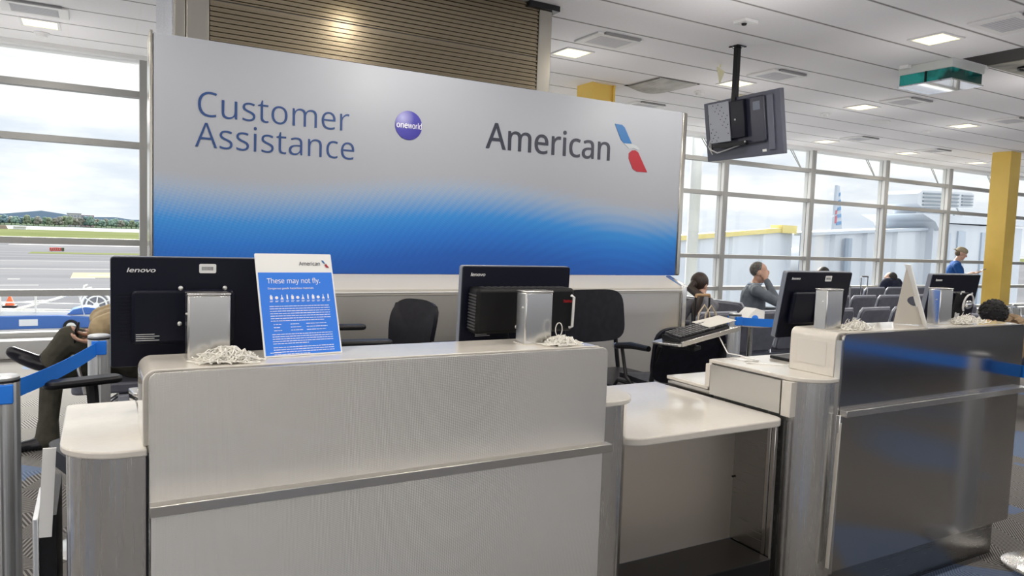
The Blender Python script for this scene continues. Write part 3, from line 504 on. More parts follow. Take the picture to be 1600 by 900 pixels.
# lifted ceiling tile with a dark gap
T = Thing('loose_ceiling_tile', 'sagging ceiling tile with a dark gap above the far end of the sign', 'ceiling tile', (6.05, 7.1, CZ))
mb = MB(); n = 10; top = []
for i in range(n+1):
    u = i/n
    x = 5.80+.60*u; sag = .05*math.sin(math.pi*u)
    top.append((x, sag))
vs = []
for x, s_ in top: vs += [(x, 6.80, CZ-.008), (x, 7.40, CZ-.008-s_*.9), (x, 6.80, CZ-.02), (x, 7.40, CZ-.02-s_*.9)]
fs = []
for i in range(n):
    a, b = i*4, i*4+4
    fs += [(a, b, b+1, a+1), (a+2, a+3, b+3, b+2), (a+1, b+1, b+3, a+3), (a, a+2, b+2, b)]
mb.add(vs, fs)
T.part('tile', mb, speckle(mat('tile_worn', (.5, .49, .46), .9), (.42, .415, .39), (.58, .57, .55), 5), smooth=False)
T.part('gap_shade', MB().box(5.78, 6.42, 7.405, 7.45, CZ-.006, CZ-.001).box(6.405, 6.44, 6.80, 7.41, CZ-.006, CZ-.001), mat('gap', (.03, .03, .03), .9), smooth=False)  # dark strips painted as the shade inside the gap
# teal banded ceiling box with a mirror underside, and the opened tile beside it
T = Thing('ceiling_display_box', 'square ceiling box with teal glass bands and a mirrored underside', 'ceiling fixture', (7.75, 4.67, CZ))
bx = (7.47, 8.05, 4.32, 4.90)
T.part('collar', MB().box(bx[0], bx[1], bx[2], bx[3], CZ-.09, CZ-.001), mat('collar_grey', (.55, .58, .57), .4), bevel=.004)
tl = mat('teal_glass', (.01, .16, .15), .12, emit=(.02, .55, .50), es=.03)
g = speckle(tl, (.003, .012, .012), (.015, .32, .30), 2.2, .50, .60)
T.part('glass_band', MB().box(bx[0]+.015, bx[1]-.015, bx[2]+.015, bx[3]-.015, CZ-.20, CZ-.09), tl, smooth=False)
T.part('corner_post', MB().box(bx[0], bx[0]+.02, bx[2]+.27, bx[2]+.285, CZ-.2, CZ-.09), M['black'], smooth=False)
T.part('mirror_plate', MB().box(bx[0], bx[1], bx[2], bx[3], CZ-.215, CZ-.20), mat('mirror', (.85, .88, .95), .03, 1), bevel=.003)
for i, (x, y) in enumerate(((bx[0]-.035, bx[3]-.1), (bx[1]+.035, bx[2]+.05))):
    T.part('bracket', MB().prism([(x-.03, y-.05), (x+.03, y-.05), (x+.03, y+.05), (x-.03, y+.05)], CZ-.035, CZ-.001), M['white_paint'], smooth=False)
T = Thing('ceiling_hatch', 'opened dark ceiling tile with a grey duct beside the teal banded box', 'ceiling tile', (8.2, 4.05, CZ))
T.part('opening_shade', MB().box(7.60, 8.05, 3.76, 4.30, CZ-.004, CZ-.001), mat('painted_void', (.04, .035, .035), .9), smooth=False)  # flat dark sheet painted as the shade of the open tile
T.part('duct_board', MB().box(8.05, 9.2, 3.74, 4.30, CZ-.012, CZ-.001), speckle(mat('duct_board', (.3, .3, .25), .7), (.14, .135, .13), (.50, .49, .40), 2.2, .35, .65), smooth=False)
T.part('coil', MB().tube([(8.42+.11*math.cos(a*.5), 4.08+.09*math.sin(a*.5), CZ-.022) for a in range(1, 12)], .012, 6), M['black'])

# ------------------------------------------------------------------ sign and the console under it
SX, SY, SZ = .303, 5.0, 1.222
T = Thing('backdrop_sign', 'large grey and blue Customer Assistance sign standing behind the desks', 'sign', (SX, SY, SZ))
T.part('sign_face', MB().box(SX, 4.55, SY, SY+.012, SZ, 2.678), M['sign'], smooth=False)
T.part('back_board', MB().box(SX-.005, 4.56, SY+.0121, SY+.24, SZ+.0, 2.674), mat('board_back', (.4, .4, .4), .6), smooth=False)
T.part('side_trim', MB().box(SX-.022, SX-.006, SY-.004, SY+.26, SZ-.1, 2.69), M['trim_steel'], bevel=.003)
T.part('side_trim', MB().box(4.55, 4.605, SY-.006, SY+.26, SZ, 2.68), M['trim_steel'], bevel=.012)
def letter(thing, s, x, z, size, width, m, y=SY, weight=0, name='lettering', depth=.003, **kw):
    mb = text_mesh(s, size, width, weight, depth, **kw); mb.xf(Matrix.Translation((x, y, z)))
    return thing.part(name, mb, m, smooth=False)
letter(T, 'Customer', .537, 2.206, .272, .985, M['navy_ink'], weight=-7)
letter(T, 'Assistance', .533, 2.014, .272, 1.035, M['navy_ink'], weight=-7)
letter(T, 'American', 2.584, 2.19, .340, 1.195, M['ink'], weight=7)
gb = MB(); N = 40
gb.prism([(1.952+.103*math.cos(2*math.pi*i/N), 2.293+.103*math.sin(2*math.pi*i/N)) for i in range(N)], SY-.004, SY, 'y')
gm = mat('globe_blue', (.06, .06, .38), .45); t = gm.node_tree
gr = ng(t, 'ShaderNodeTexGradient', gradient_type='SPHERICAL'); tc = ng(t, 'ShaderNodeTexCoord'); mp = ng(t, 'ShaderNodeMapping')
mp.inputs['Location'].default_value = (-(1.905-SX)/.22, 0, -(2.345-SZ)/.22); mp.inputs['Scale'].default_value = (1/.22, 0, 1/.22)
t.links.new(tc.outputs['Object'], mp.inputs[0]); t.links.new(mp.outputs[0], gr.inputs[0])
cr = ng(t, 'ShaderNodeValToRGB')
cr.color_ramp.elements[0].color = (.018, .012, .20, 1); cr.color_ramp.elements[0].position = .1
cr.color_ramp.elements[1].color = (.36, .36, .62, 1); cr.color_ramp.elements[1].position = .98
e = cr.color_ramp.elements.new(.6); e.color = (.05, .045, .32, 1)
t.links.new(gr.outputs[0], cr.inputs[0]); t.links.new(cr.outputs[0], bsdf(gm).inputs['Base Color'])
T.part('globe_emblem', gb, gm, smooth=False)
letter(T, 'one', 1.857, 2.272, .073, .088, M['white_ink'], y=SY-.0055, weight=6)
letter(T, 'world', 1.946, 2.272, .073, .108, M['white_ink'], y=SY-.0055, weight=-6)
def flight(T, x, z, s, y, d=.003):
    """slanted blue, white and red emblem; (x, z) = top left, s = height"""
    def P(pts): return [(x+a*s, z-b*s) for a, b in pts]
    def poly(nm, pts, m): T.part(nm, MB().prism(P(pts)[::-1], y-d, y, 'y'), m, smooth=False)
    bl = mat('emblem_blue', (.008, .12, .34), .45)
    poly('emblem_wing', [(0, 0), (.19, .0), (.27, .05), (.49, .385), (.27, .395), (.18, .33)], bl)
    poly('emblem_body', [(.27, .405), (.50, .395), (.62, .42), (.72, .49), (.66, .505), (.52, .475), (.40, .50), (.34, .44)], mat('emblem_grey', (.42, .46, .48), .45))
    poly('emblem_tail', [(.42, .60), (.50, .535), (.60, .52), (.68, .56), (.965, .985), (.66, .99), (.55, .94), (.42, .72)], mat('emblem_red', (.34, .010, .022), .45))
flight(T, 3.80, 2.50, .385, SY)

T = Thing('sign_console', 'white ledge over a brushed steel base below the large sign', 'console', (SX, 4.76, 0))
KX0, KX1 = SX-.02, 4.42
prof = [(4.995, SZ), (4.78, 1.145), (4.76, 1.13), (4.76, 1.085), (4.995, 1.085)]
T.part('ledge', MB().prism([(y, z) for y, z in prof], KX0, KX1, 'x'), M['white_matte'], bevel=.004)
T.part('ledge_lip', MB().box(KX0, KX1, 4.752, 4.76, 1.105, 1.112), M['white_paint'], smooth=False)
T.part('steel_base', MB().box(KX0, KX1, 4.775, 4.985, 0, 1.085), brushed('console_steel', (.66, .63, .58), .36, (6, 6, 200)), smooth=False)
T.part('end_trim', MB().prism([(4.985, 0), (4.985, SZ+.0), (4.97, SZ+.0), (4.755, 1.15), (4.75, 1.08), (4.755, 0)], KX1+.001, KX1+.06, 'x'), M['steel_bright'], bevel=.012)

# ------------------------------------------------------------------ the two desks and the shelf between them
DT, WT = 1.176, .996      # riser top, worktop
def rolled(poly, cx, cy):
    """the slight vertical waves of sheet metal rolled round a corner"""
    out = []
    for x, y in poly:
        d = math.hypot(x-cx, y-cy)
        if d > .135 or d < .10 or y > cy+.03: out.append((x, y)); continue
        a = math.atan2(y-cy, x-cx); k = 1+.0035*math.sin(a*23)+.0022*math.sin(a*41+1)
        out.append((cx+(x-cx)*k, cy+(y-cy)*k))
    return out
def desk(name, label, x0, pw, end_right, tex):
    """x0 = left edge of the front panel, pw its width"""
    x1 = x0+pw; fy = 1.86; L = x0-.182; Rr = x1+.175 if end_right else x1+.012
    T = Thing(name, label, 'desk', (x0, fy, 0))
    T.part('front_panel', MB().prism(rrect(x0, x1, .862, DT, (0, 0, .022, .022)), fy, fy+.012, 'y'), tex, bevel=.0015, smooth=False)
    T.part('front_panel', MB().box(x0+.004, x1-.004, fy+.002, fy+.012, .185, .838), tex, bevel=.0015, smooth=False)
    T.part('bumper_rail', MB().box(x0, x1+.006, fy-.034, fy+.0, .842, .868), M['rail'], bevel=.0015)
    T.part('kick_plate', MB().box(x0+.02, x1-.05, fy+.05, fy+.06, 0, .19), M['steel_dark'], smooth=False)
    # riser with a white top that folds down at the ends
    yb = fy+.25
    wt = MB().prism(rrect(x0-.012 if True else 0, x1-.002, WT, DT+.002, (0, 0, .022, .03), 8), fy+.03, yb, 'y')
    T.part('riser', wt, M['white'], bevel=.003)
    T.part('riser_gap', MB().box(x0+.01, x1-.01, fy+.0125, fy+.0295, .9, DT-.008), M['steel'], smooth=False)
    # worktop with rounded front corners
    wz0 = WT-.018
    poly = rrect(L, x0-.003, fy+.005, fy+.55, (.135, 0, 0, .02), 10)
    if end_right: poly2 = rrect(x1-.02, Rr, fy+.005, fy+.28, (0, .13, .03, 0), 10)
    T.part('worktop', MB().prism(poly, wz0, WT), M['white'], bevel=.004)
    T.part('worktop', MB().box(x0-.0025, x1-.021, fy+.031, fy+.55, wz0, WT-.001), M['white'], bevel=.002)
    if end_right: T.part('worktop', MB().prism(poly2, wz0, WT), M['white'], bevel=.004)
    # curved steel ends
    g = .012
    sk = rolled(rrect(L+g, x0-.006, fy+g, fy+.53, (.125, 0, 0, 0), 44), L+g+.125, fy+g+.125)
    n = len(sk)
    T.part('curved_end', MB().prism(sk, 0.0, wz0-.001), M['steel_v'])
    if end_right:
        sk = rolled(rrect(x1-.01, Rr-g, fy+.02, fy+.27, (0, .12, .02, 0), 44), Rr-g-.12, fy+.02+.12)
        T.part('curved_end', MB().prism(sk, 0, wz0-.001), M['steel_v'])
    T.part('edge_strip', MB().box(x0-.0055, x0-.0005, fy+.004, fy+.02, .0, WT-.02), M['black'], smooth=False)
    T.part('carcass', MB().box(x0+.03, x1-.03, fy+.07, fy+.55, 0, wz0-.002), M['steel_dark'], smooth=False)
    # lower keyboard level at the back
    T.part('keyboard_shelf', MB().box(L+.002, x1-.01, fy+.551, fy+.83, .852, .87), M['white'], bevel=.004)
    T.part('step_edge', MB().box(L, x1-.01, fy+.535, fy+.5505, .87, WT-.002), M['white'], bevel=.003)
    T.part('side_panel', MB().box(L+.004, L+.012, fy+.53, fy+.82, .0, .851), M['steel'], smooth=False)
    return T
dl = desk('service_desk', 'left steel fronted desk carrying the blue notice card', .103, 1.325, True, M['steel_tex'])
dr = desk('service_desk', 'right steel fronted desk with dark reflecting panels', 2.608, 1.392, False, M['steel'])
# right desk details seen from the shelf side
dr.part('access_panel', MB().box(2.5945, 2.5959, 1.93, 2.07, 1.035, 1.135), mat('panel_line', (.66, .63, .58), .4), smooth=False)
dr.part('steel_return', MB().box(2.597, 2.607, 1.862, 1.888, 0, 1.15), M['steel_bright'], smooth=False)
dr.part('side_cladding', MB().box(2.412, 2.4245, 1.995, 2.385, .84, .975), M['steel_side'], smooth=False)
dr.part('edge_band', MB().box(2.408, 2.43, 2.3865, 2.412, .871, .976), M['white'], bevel=.002)
dr.part('edge_band', MB().box(2.416, 2.456, 1.945, 1.992, .832, .977), M['white'], bevel=.002)
dr.part('loose_strip', MB().obox((2.583, 1.845, .52), (.006, .016, .60), Euler((0, .035, 0)).to_matrix()), M['white_matte'], bevel=.002)
dr.part('edge_guard', MB().obox((2.597, 1.852, .52), (.016, .02, .66)), M['steel_bright'], bevel=.003)
dr.part('grommet', MB().box(2.53, 2.57, 2.30, 2.36, WT, WT+.004), M['grey_ink'], smooth=False)

T = Thing('transaction_shelf', 'low cream shelf with steel bay below, between the two desks', 'shelf unit', (2.0, 2.0, 0))
T.part('shelf_top', MB().prism(rrect(1.578, 2.405, 1.945, 2.74, (.11, .06, .0, 0), 10), .80, .83), M['white'], bevel=.006, seg=3)
T.part('back_panel', MB().box(1.58, 2.40, 2.20, 2.215, .245, .80), speckle(mat('bay_steel', (.42, .40, .37), .5, 1), (.62, .555, .475), (.68, .615, .535), 1.2), smooth=False)
T.part('side_panel', MB().box(2.392, 2.402, 2.03, 2.20, .0, .80), M['steel_dark'], smooth=False)
T.part('side_post', MB().box(2.388, 2.404, 2.008, 2.027, 0, .80), M['steel'], bevel=.002)
T.part('side_post', MB().box(2.388, 2.404, 1.985, 2.004, 0, .80), M['steel'], bevel=.002)
T.part('bay_floor', MB().box(1.60, 2.386, 1.97, 2.20, .0, .245), mat('bay_black', (.008, .008, .009), .3, spec=.25), bevel=.003)
T.part('screw', MB().cyl((2.386, 2.197, .52), (2.386, 2.19, .52), .004), M['black'])
# ------------------------------------------------------------------ monitors behind the desks (local frame: back faces -y, origin at the foot)
def monitor(label, x, y, tilt, kind, zc=1.283, w=.445, h=.298, rz=0):
    T = Thing('monitor', label, 'monitor', (x, y, zc), rot=(R(tilt), 0, R(rz)), group='monitors behind the desks', local=True)
    sh = MB().prism(rrect(-w/2, w/2, -h/2, h/2, .008), -.012, .018, 'y')
    T.part('screen_shell', sh, M['navy'], bevel=.003)
    T.part('bezel', MB().prism(rrect(-w/2-.001, w/2+.001, -h/2-.001, h/2+.001, .009), -.006, .019, 'y'), M['bezel'], bevel=.003)
    T.part('screen', MB().box(-w/2+.012, w/2-.012, .0192, .0205, -h/2+.014, h/2-.012), M['black'], smooth=False)
    bl = MB().prism(rrect(-.175, .085, -.085, .062, .012), -.034, -.012, 'y')
    if kind != 'pc': T.part('rear_housing', bl, M['navy'], bevel=.008)
    if kind == 'wide':
        v = MB()
        for i in range(14): v.box(-.205, -.165, -.0135, -.012, -.075+i*.0095, -.070+i*.0095)
        T.part('vent_slots', v, M['navy'], smooth=False)
    lt = text_mesh('lenovo', .0185, .070 if kind == 'wide' else .056, 30, .0008, shear=.22)
    lt.xf(Matrix.Translation((-w/2+(.036 if kind == 'wide' else .028), -.0122, h/2-(.040 if kind == 'wide' else .034))))
    T.part('maker_lettering', lt, M['grey_ink'], smooth=False)
    if kind == 'pc':
        box = MB().prism(rrect(-.195, .195, -.075, .08, .012), -.085, -.012, 'y')
        b = T.part('mini_computer', box, M['box'], bevel=.012)
        sl = MB()
        for i in range(12): sl.box(-.1965, -.190, -.075, -.02, -.062+i*.0105, -.057+i*.0105)
        s2 = MB()
        for i in range(13): s2.box(-.16+i*.026, -.145+i*.026, -.075, -.022, .0795, .0808)
        sg = mat('slot_grey', (.05, .05, .055), .6)
        T.part('side_slots', sl, sg, b, smooth=False); T.part('top_slots', s2, sg, b, smooth=False)
        T.part('handle', MB().tube([(.178, -.088, .055), (.182, -.10, .05), (.182, -.10, -.055), (.178, -.088, -.06)], .005, 8), M['grey_ink'], b)
        cb = MB().tube([(-.06, -.06, -.075), (-.055, -.07, -.12), (-.02, -.06, -.16), (0, -.03, -.2)], .004, 6)
        T.part('cable', cb, M['black'])
    else:
        ar = MB().prism(rrect(-.03, .05 if kind == 'wide' else .09, -.08, .06, .01), -.044, -.034, 'y')
        T.part('mount_plate', ar, M['black'], bevel=.004)
    sc = MB()
    for sx_, sz_ in (((-.056, .068), (.057, .068), (-.058, -.03)) if kind == 'wide' else ((-.055, .055), (.05, .055), (-.06, -.052))):
        d = {'pc': -.0865, 'wide': -.036}.get(kind, -.046)
        sc.ell((sx_+{'wide': 0, 'pc': .02}.get(kind, .06), d, sz_), (.0065, .004, .0065), nu=10, nv=6)
    T.part('mount_screws', sc, M['screw'])
    if kind in ('wide', 'tilt'):
        sx0 = .015 if kind == 'wide' else .055
        st = T.part('asset_sticker', MB().prism(rrect(-.022+sx0, .022+sx0, h/2-.042, h/2-.016, .004), -.0128, -.0121, 'y'), M['paper'], smooth=False)
        b = MB()
        for i in range(9): b.box(sx0-.015+i*.0034, sx0-.0135+i*.0034, -.0132, -.0129, h/2-.034, h/2-.024)
        T.part('barcode', b, M['ink'], st, smooth=False)
    red = text_mesh('ThinkVision', .017, .044, 6, .0008)
    if kind in ('wide', 'pc'):
        red.xf(Matrix.Translation((w/2-.064, -.0865 if kind == 'pc' else -.0125, .030)))
        if kind == 'pc': red.xf(Matrix.Translation((-.008, 0, 0)))
        T.part('red_lettering', red, M['red_ink'], smooth=False)
    if kind in ('tilt', 'far'):
        T.part('cable_clip', MB().ell((.065, -.06, 0), (.034, .02, .024)), M['chrome'])
        T.part('cable', MB().tube([(.065+.045*math.cos(a), -.062, .005+.05*math.sin(a)) for a in [i*.4 for i in range(0, 11)]], .005, 6), M['grey_ink'])
        l = MB()
        l.box(.0, .03, -.0495, -.048, .062, .070); l.box(-.01, .03, -.0495, -.048, -.075, -.05)
        T.part('rating_labels', l, M['paper'], smooth=False)
        l = MB()
        for i in range(5): l.box(-.005, .05, -.0505, -.0482, -.108+i*.005, -.1055+i*.005)
        T.part('small_print', l, M['grey_ink'], smooth=False)
    else:
        l = MB()
        for i in range(4): l.box(-w/2+.058, -w/2+.115-(i % 2)*.012, -.0352 if kind == 'wide' else -.013, -.034 if kind == 'wide' else -.012, -.094+i*.0055+(.02 if kind == 'wide' else 0), -.0925+i*.0055+(.02 if kind == 'wide' else 0))
        T.part('small_print', l, M['grey_ink'], smooth=False)
    # stand down to the worktop, in the monitor's own tilted frame
    t = R(tilt); foot = Vector((0, .03, WT+.0-zc)); inv = Matrix.Rotation(-t, 3, 'X')
    nb = MB().obox(inv @ Vector((0, .035, (WT-zc)/2-.02)), (.07, .02, zc-WT-.06), inv)
    T.part('stand_neck', nb, M['black'], bevel=.004)
    T.part('stand_foot', MB().obox(inv @ Vector((0, .05, WT-zc+.0075)), (.22, .17, .014), inv), M['black'], bevel=.004)
    return T
monitor('monitor back partly behind the blue notice card, far left', .253, 2.20, 2.5, 'wide')
monitor('monitor with a black mini computer on its back, on the left desk', 1.292, 2.235, 3, 'pc', 1.268, .436)
monitor('tilted monitor with round clip on its back, left end of right desk', 2.845, 2.20, 9, 'tilt', 1.262, .44, .30)
monitor('tilted monitor behind the white triangular card holder', 3.935, 2.20, 9, 'far', 1.256, .44, .30)

# ------------------------------------------------------------------ steel posts on the risers, string piles
def post(label, x, y):
    T = Thing('steel_post', label, 'steel box', (x, y, DT), group='steel boxes on the desk risers')
    T.part('sleeve', MB().box(x-.051, x+.051, y-.03, y+.03, DT+.002, DT+.168), M['steel_bright'], bevel=.004)
    T.part('lid', MB().box(x-.052, x+.052, y-.031, y+.031, DT+.168, DT+.1735), M['steel_bright'], bevel=.002)
    T.part('foot_plate', MB().box(x-.056, x+.056, y-.036, y+.034, DT+.001, DT+.0045), M['white'], smooth=False)
    T.part('rivet', MB().ell((x-.052, y-.012, DT+.12), .003, nu=8, nv=6), M['screw'])
post('steel box nearest the blue notice card', .249, 2.02)
post('steel box in front of the mini computer monitor', 1.235, 2.01)
post('steel box at the left end of the right desk', 2.672, 1.99)
post('steel box right of the white triangular card holder', 3.475, 1.985)
def strings(label, x, y, rx, ry, h, n, seed, spiky=False, loop=False):
    r = random.Random(seed); mb = MB()
    for i in range(n):
        pts = []; a = r.uniform(0, 6.28); c = (r.gauss(0, .35)*rx, r.gauss(0, .35)*ry)
        l = r.uniform(.5, 1.1); ph = r.uniform(0, 6.28); top = h*r.uniform(.15, 1)
        w_ = r.uniform(.35, .75)*r.choice((-1, 1)); rl = r.uniform(.008, .02); n_ = 15
        for k in range(n_):
            u = k/(n_-1)-.5
            px = c[0]+math.cos(a)*u*l*rx*1.1+math.sin(ph+k*w_)*rl; py = c[1]+math.sin(a)*u*l*ry*1.1+math.cos(ph+k*w_)*rl*.8
            px = max(-rx*1.15, min(rx*1.15, px)); py = max(-ry, min(ry, py))
            d = max(0, 1-(px/rx)**2*.75-(py/ry)**2*.75)
            pz = DT+.005+top*d*(.55+.45*math.sin(ph*2+k*.7))
            if spiky and k > n_-3: pz += .016*r.random()
            pts.append((x+px, y+py, pz))
        mb.tube(pts, .0016, 5)
    if loop: mb.tube([(x-.01+.013*math.sin(q*.5), y, DT+.030+.022*(1-math.cos(q*.5))) for q in range(13)], .0016, 5)
    tag(build('string_pile', mb, M['string']), label, 'string', 'string piles on the desks')
strings('tangled heap of white tag strings at the foot of the box by the notice card', .285, 1.945, .085, .05, .040, 110, 3)
strings('flat coil of white strings with one standing loop, by the second box', 1.30, 1.945, .075, .045, .030, 70, 5, False, True)
strings('bristly heap of cream strings at the left end of the right desk', 2.80, 1.945, .085, .045, .04, 90, 9, True)
strings('white bristly string heap at the right end of the right desk', 3.66, 1.955, .125, .05, .04, 90, 11, True)

# ------------------------------------------------------------------ notice cards (local: panel faces -y, leaning back, foot at origin)
def card(label, x, y, rz, lean, name):
    T = Thing(name, label, 'notice card', (x, y, DT+.0025), rz=rz, local=True)
    w, h, th = .216, .290, .004
    tl = Matrix.Rotation(-R(lean), 4, 'X')
    def P(nm, mb, m, par=None, **kw): return T.part(nm, mb.xf(tl), m, par, **kw)
    pn = P('board', MB().prism(rrect(-w/2, w/2, 0, h, .003), -th/2, th/2, 'y'), M['paper'], smooth=False)
    P('blue_field', MB().box(-w/2+.004, w/2-.004, -th/2-.0006, -th/2, .004, h-.055), M['card_blue'], pn, smooth=False)
    y0 = -th/2-.0006
    def tx(s, px, pz, size, width, m, wt=0):
        mb = text_mesh(s, size, width, wt, .0004); mb.xf(Matrix.Translation((px, y0, pz))); P('lettering', mb, m, pn, smooth=False)
    tx('American', .012, h-.034, .019, .062, M['ink'])
    f = Thing.__new__(Thing); f.o = pn; f.loc = Vector(); f.local = True
    class _F:
        def part(s, nm, mb, m, **kw): return P(nm, mb, m, pn, **kw)
    flight(_F(), .0775, h-.019, .022, y0, .0006)
    y0 -= .0003
    tx('These may not fly.', -w/2+.026, h-.086, .0245, .150, M['white_ink'], 3)
    tx('Dangerous goods hazardous materials', -w/2+.026, h-.103, .0085, .128, M['white_ink'], 8)
    ic = MB(); r = random.Random(2)
    for i in range(12):
        cx = -w/2+.033+i*.0146; cz = h-.126
        k = i % 4
        if k == 0: ic.prism(rrect(cx-.0035, cx+.0035, cz-.006, cz+.004, .001), y0-.0004, y0, 'y').box(cx-.002, cx+.001, y0-.0004, y0, cz+.0045, cz+.007)
        elif k == 1: ic.prism([(cx+.0045*math.cos(a*.524), cz-.001+.0045*math.sin(a*.524)) for a in range(12)], y0-.0004, y0, 'y')
        elif k == 2: ic.prism([(cx-.0045, cz-.006), (cx+.0045, cz-.006), (cx+.001, cz+.001), (cx+.001, cz+.007), (cx-.001, cz+.007), (cx-.001, cz+.001)], y0-.0004, y0, 'y')
        else: ic.prism([(cx-.002, cz-.006), (cx+.002, cz-.006), (cx+.002, cz+.003), (cx+.001, cz+.008), (cx-.001, cz+.008), (cx-.002, cz+.003)], y0-.0004, y0, 'y')
        for j in range(2): ic.box(cx-.0045, cx+.0045-.002*j, y0-.0004, y0, cz-.0105-.0025*j, cz-.0095-.0025*j)
    P('pictograms', ic, M['white_ink'], pn, smooth=False)
    tb = MB(); z = h-.152
    def words(xa, xb, z):
        xx = xa
        while xx < xb:
            l = r.uniform(.004, .013); l = min(l, xb-xx)
            tb.box(xx, xx+l, y0-.0003, y0, z, z+.0016); xx += l+.0014
    for rows, gap in ((7, .0068),):
        for i in range(rows): words(-w/2+.026, w/2-.022-(.02 if i == rows-1 else 0), z); z -= gap
    z -= .003
    for i in range(3):
        for a, b in ((.032, .055), (.078, .112), (.122, .190)): words(-w/2+a, -w/2+b-r.uniform(0, .014), z)
        z -= .0085
    z -= .002
    for n in (5, 4):
        for i in range(n): words(-w/2+.026, w/2-.022-(.07 if i == n-1 else 0), z); z -= .0064
        z -= .004
    words(-w/2+.016, -w/2+.045, .010)
    P('small_print', tb, M['white_ink'], pn, smooth=False)
    # folded easel wing behind, with a half-moon cut-out
    top = Vector((0, h*math.sin(R(lean)), h*math.cos(R(lean)))); bk = .125
    q = MB(); th2 = .003
    prof = [(.004, .004), (bk, 0.0), (top.y*.98+.004, top.z*.96)]
    # triangle with half-moon notch along the panel side
    def along(u): return (.003+(top.y)*u+.002, .004+(top.z-.004)*u*.98)
    arc = []
    for i in range(9):
        a = math.pi*i/8
        u = .30+.09*(1-math.cos(a)); b0 = along(u); arc.append((b0[0]+.036*math.sin(a), b0[1]))
    outl = [along(0), (bk, 0), along(.97)]+arc[::-1]
    q.prism(outl, -th2/2+.02, th2/2+.02, 'x')
    T.part('easel_wing', q, M['white_matte'], smooth=False)
    return T
card('blue and white hazardous goods card standing on the left desk', .49, 1.985, R(5.8), 20.5, 'notice_card')
card('card holder seen edge on with white triangular wing, on the right desk', 3.285, 1.94, R(38), 17, 'notice_card')

# ------------------------------------------------------------------ stanchions and belts
def stanchion(label, x, y, belt_to=None, h=1.0, group='belt barrier posts'):
    T = Thing('stanchion', label, 'barrier post', (x, y, 0), group=group)
    T.part('base', MB().lathe([(.19, 0), (.19, .012), (.17, .022), (.06, .035), (.05, .05)], (x, y, 0), 40), M['steel_bright'])
    n = 48; prof = []
    for i in range(n):
        a = 2*math.pi*i/n; r_ = .0465 if (i % 6) else .0425
        prof.append((x+r_*math.cos(a), y+r_*math.sin(a)))
    T.part('pole', MB().prism(prof, .04, h-.012), M['alu'], smooth=False)
    T.part('cap', MB().lathe([(.044, h-.012), (.046, h-.008), (.046, h), (.04, h+.004)], (x, y, 0), 28), M['alu'])
    T.part('cap_ring', MB().lathe([(.0475, h-.016), (.0475, h-.009)], (x, y, 0), 28), M['black'])
    T.part('belt_cassette', MB().box(x-.03, x+.03, y-.049, y+.049, h-.085, h-.02), M['belt'], bevel=.004)
    if belt_to:
        a, b = Vector((x, y, 0)), Vector(belt_to); d = (b-a).normalized(); nrm = Vector((-d.y, d.x, 0))*.0012
        a2, b2 = a+d*.045, b-d*.045; mb = MB(); L = 16; vs = []
        for i in range(L+1):
            u = i/L; p = a2.lerp(b2, u); s_ = .012*4*u*(1-u)
            vs += [p+nrm+Vector((0, 0, h-.09-s_)), p+nrm+Vector((0, 0, h-.028-s_)), p-nrm+Vector((0, 0, h-.028-s_)), p-nrm+Vector((0, 0, h-.09-s_))]
        fs = [(i*4+k, i*4+(k+1) % 4, i*4+4+(k+1) % 4, i*4+4+k) for i in range(L) for k in range(4)]+[(0, 1, 2, 3), (L*4+3, L*4+2, L*4+1, L*4)]
        T.part('belt', mb.add(vs, fs), M['belt'], smooth=False)
    return T
stanchion('belt barrier post cut by the left picture edge, blue belt leading back', -.272, 2.90, (.006, 3.84, 0))
stanchion('belt barrier post beside the first monitor, in front of the seated man', .006, 3.84)
stanchion('belt barrier post behind the keyboard tray, with a short blue belt', 4.19, 3.92, (5.05, 3.62, 0))
stanchion('barrier post in front of the right desk, its round base at the corner', 3.985, 1.665, (4.26, 3.2, 0))
stanchion('barrier post by the camera side, mirrored in the right desk', 4.02, .0, (3.985, 1.665, 0))

# ------------------------------------------------------------------ keyboard trays, phone, papers
def tray(label, x, y, z, rz, tiltx, tilty=0):
    T = Thing('keyboard_tray', label, 'keyboard tray', (x, y, z), rot=(R(tiltx), R(tilty), R(rz)), local=True)
    T.part('tray_plate', MB().prism(rrect(-.27, .27, -.12, .12, .02), -.012, 0), M['steel_bright'], bevel=.003)
    T.o.scale = (.92, .8, 1)
    T.part('tray_lip', MB().box(-.26, .26, -.128, -.118, -.012, .012), M['steel_bright'], bevel=.002)
    T.part('swivel_arm', MB().cyl((0, .05, -.012), (0, .05, -.07), .03).box(-.03, .03, 0, .2, -.085, -.065), M['black'], bevel=.003)
    K = Thing('keyboard', label.replace('tray', 'keyboard on the tray').replace('silver ', ''), 'keyboard', (x, y, z), rot=(R(tiltx), R(tilty), R(rz)), local=True)
    K.o.scale = (.92, .8, 1)
    K.part('keyboard_base', MB().prism([(-.075, .001), (.075, .001), (.075, .03), (.06, .034), (-.07, .014)], -.22, .22, 'x'), M['black'], bevel=.002)
    kb = MB()
    for j in range(5):
        for i in range(15):
            cx, cy_ = -.2+i*.0285, -.052+j*.025
            kb.obox((cx, cy_, .0175+(cy_+.07)*.154+.004), (.022, .019, .009), Euler((.15, 0, 0)).to_matrix())
    K.part('keys', kb, mat('keycaps', (.03, .03, .035), .45), smooth=False)
    return T
tray('silver keyboard tray swung out behind the right desk', 2.72, 2.80, 1.045, 8, -2.5, -7)
tray('silver tray end showing beside the left desk riser', .34, 2.62, .985, 3, -6)
tag(build('printed_sheet', MB().obox((2.88, 2.84, 1.105), (.22, .12, .002), Euler((.12, -.13, .1)).to_matrix()), mat('grey_paper', (.55, .53, .48), .5)),
    'grey printed sheet leaning on the keyboard tray', 'paper')
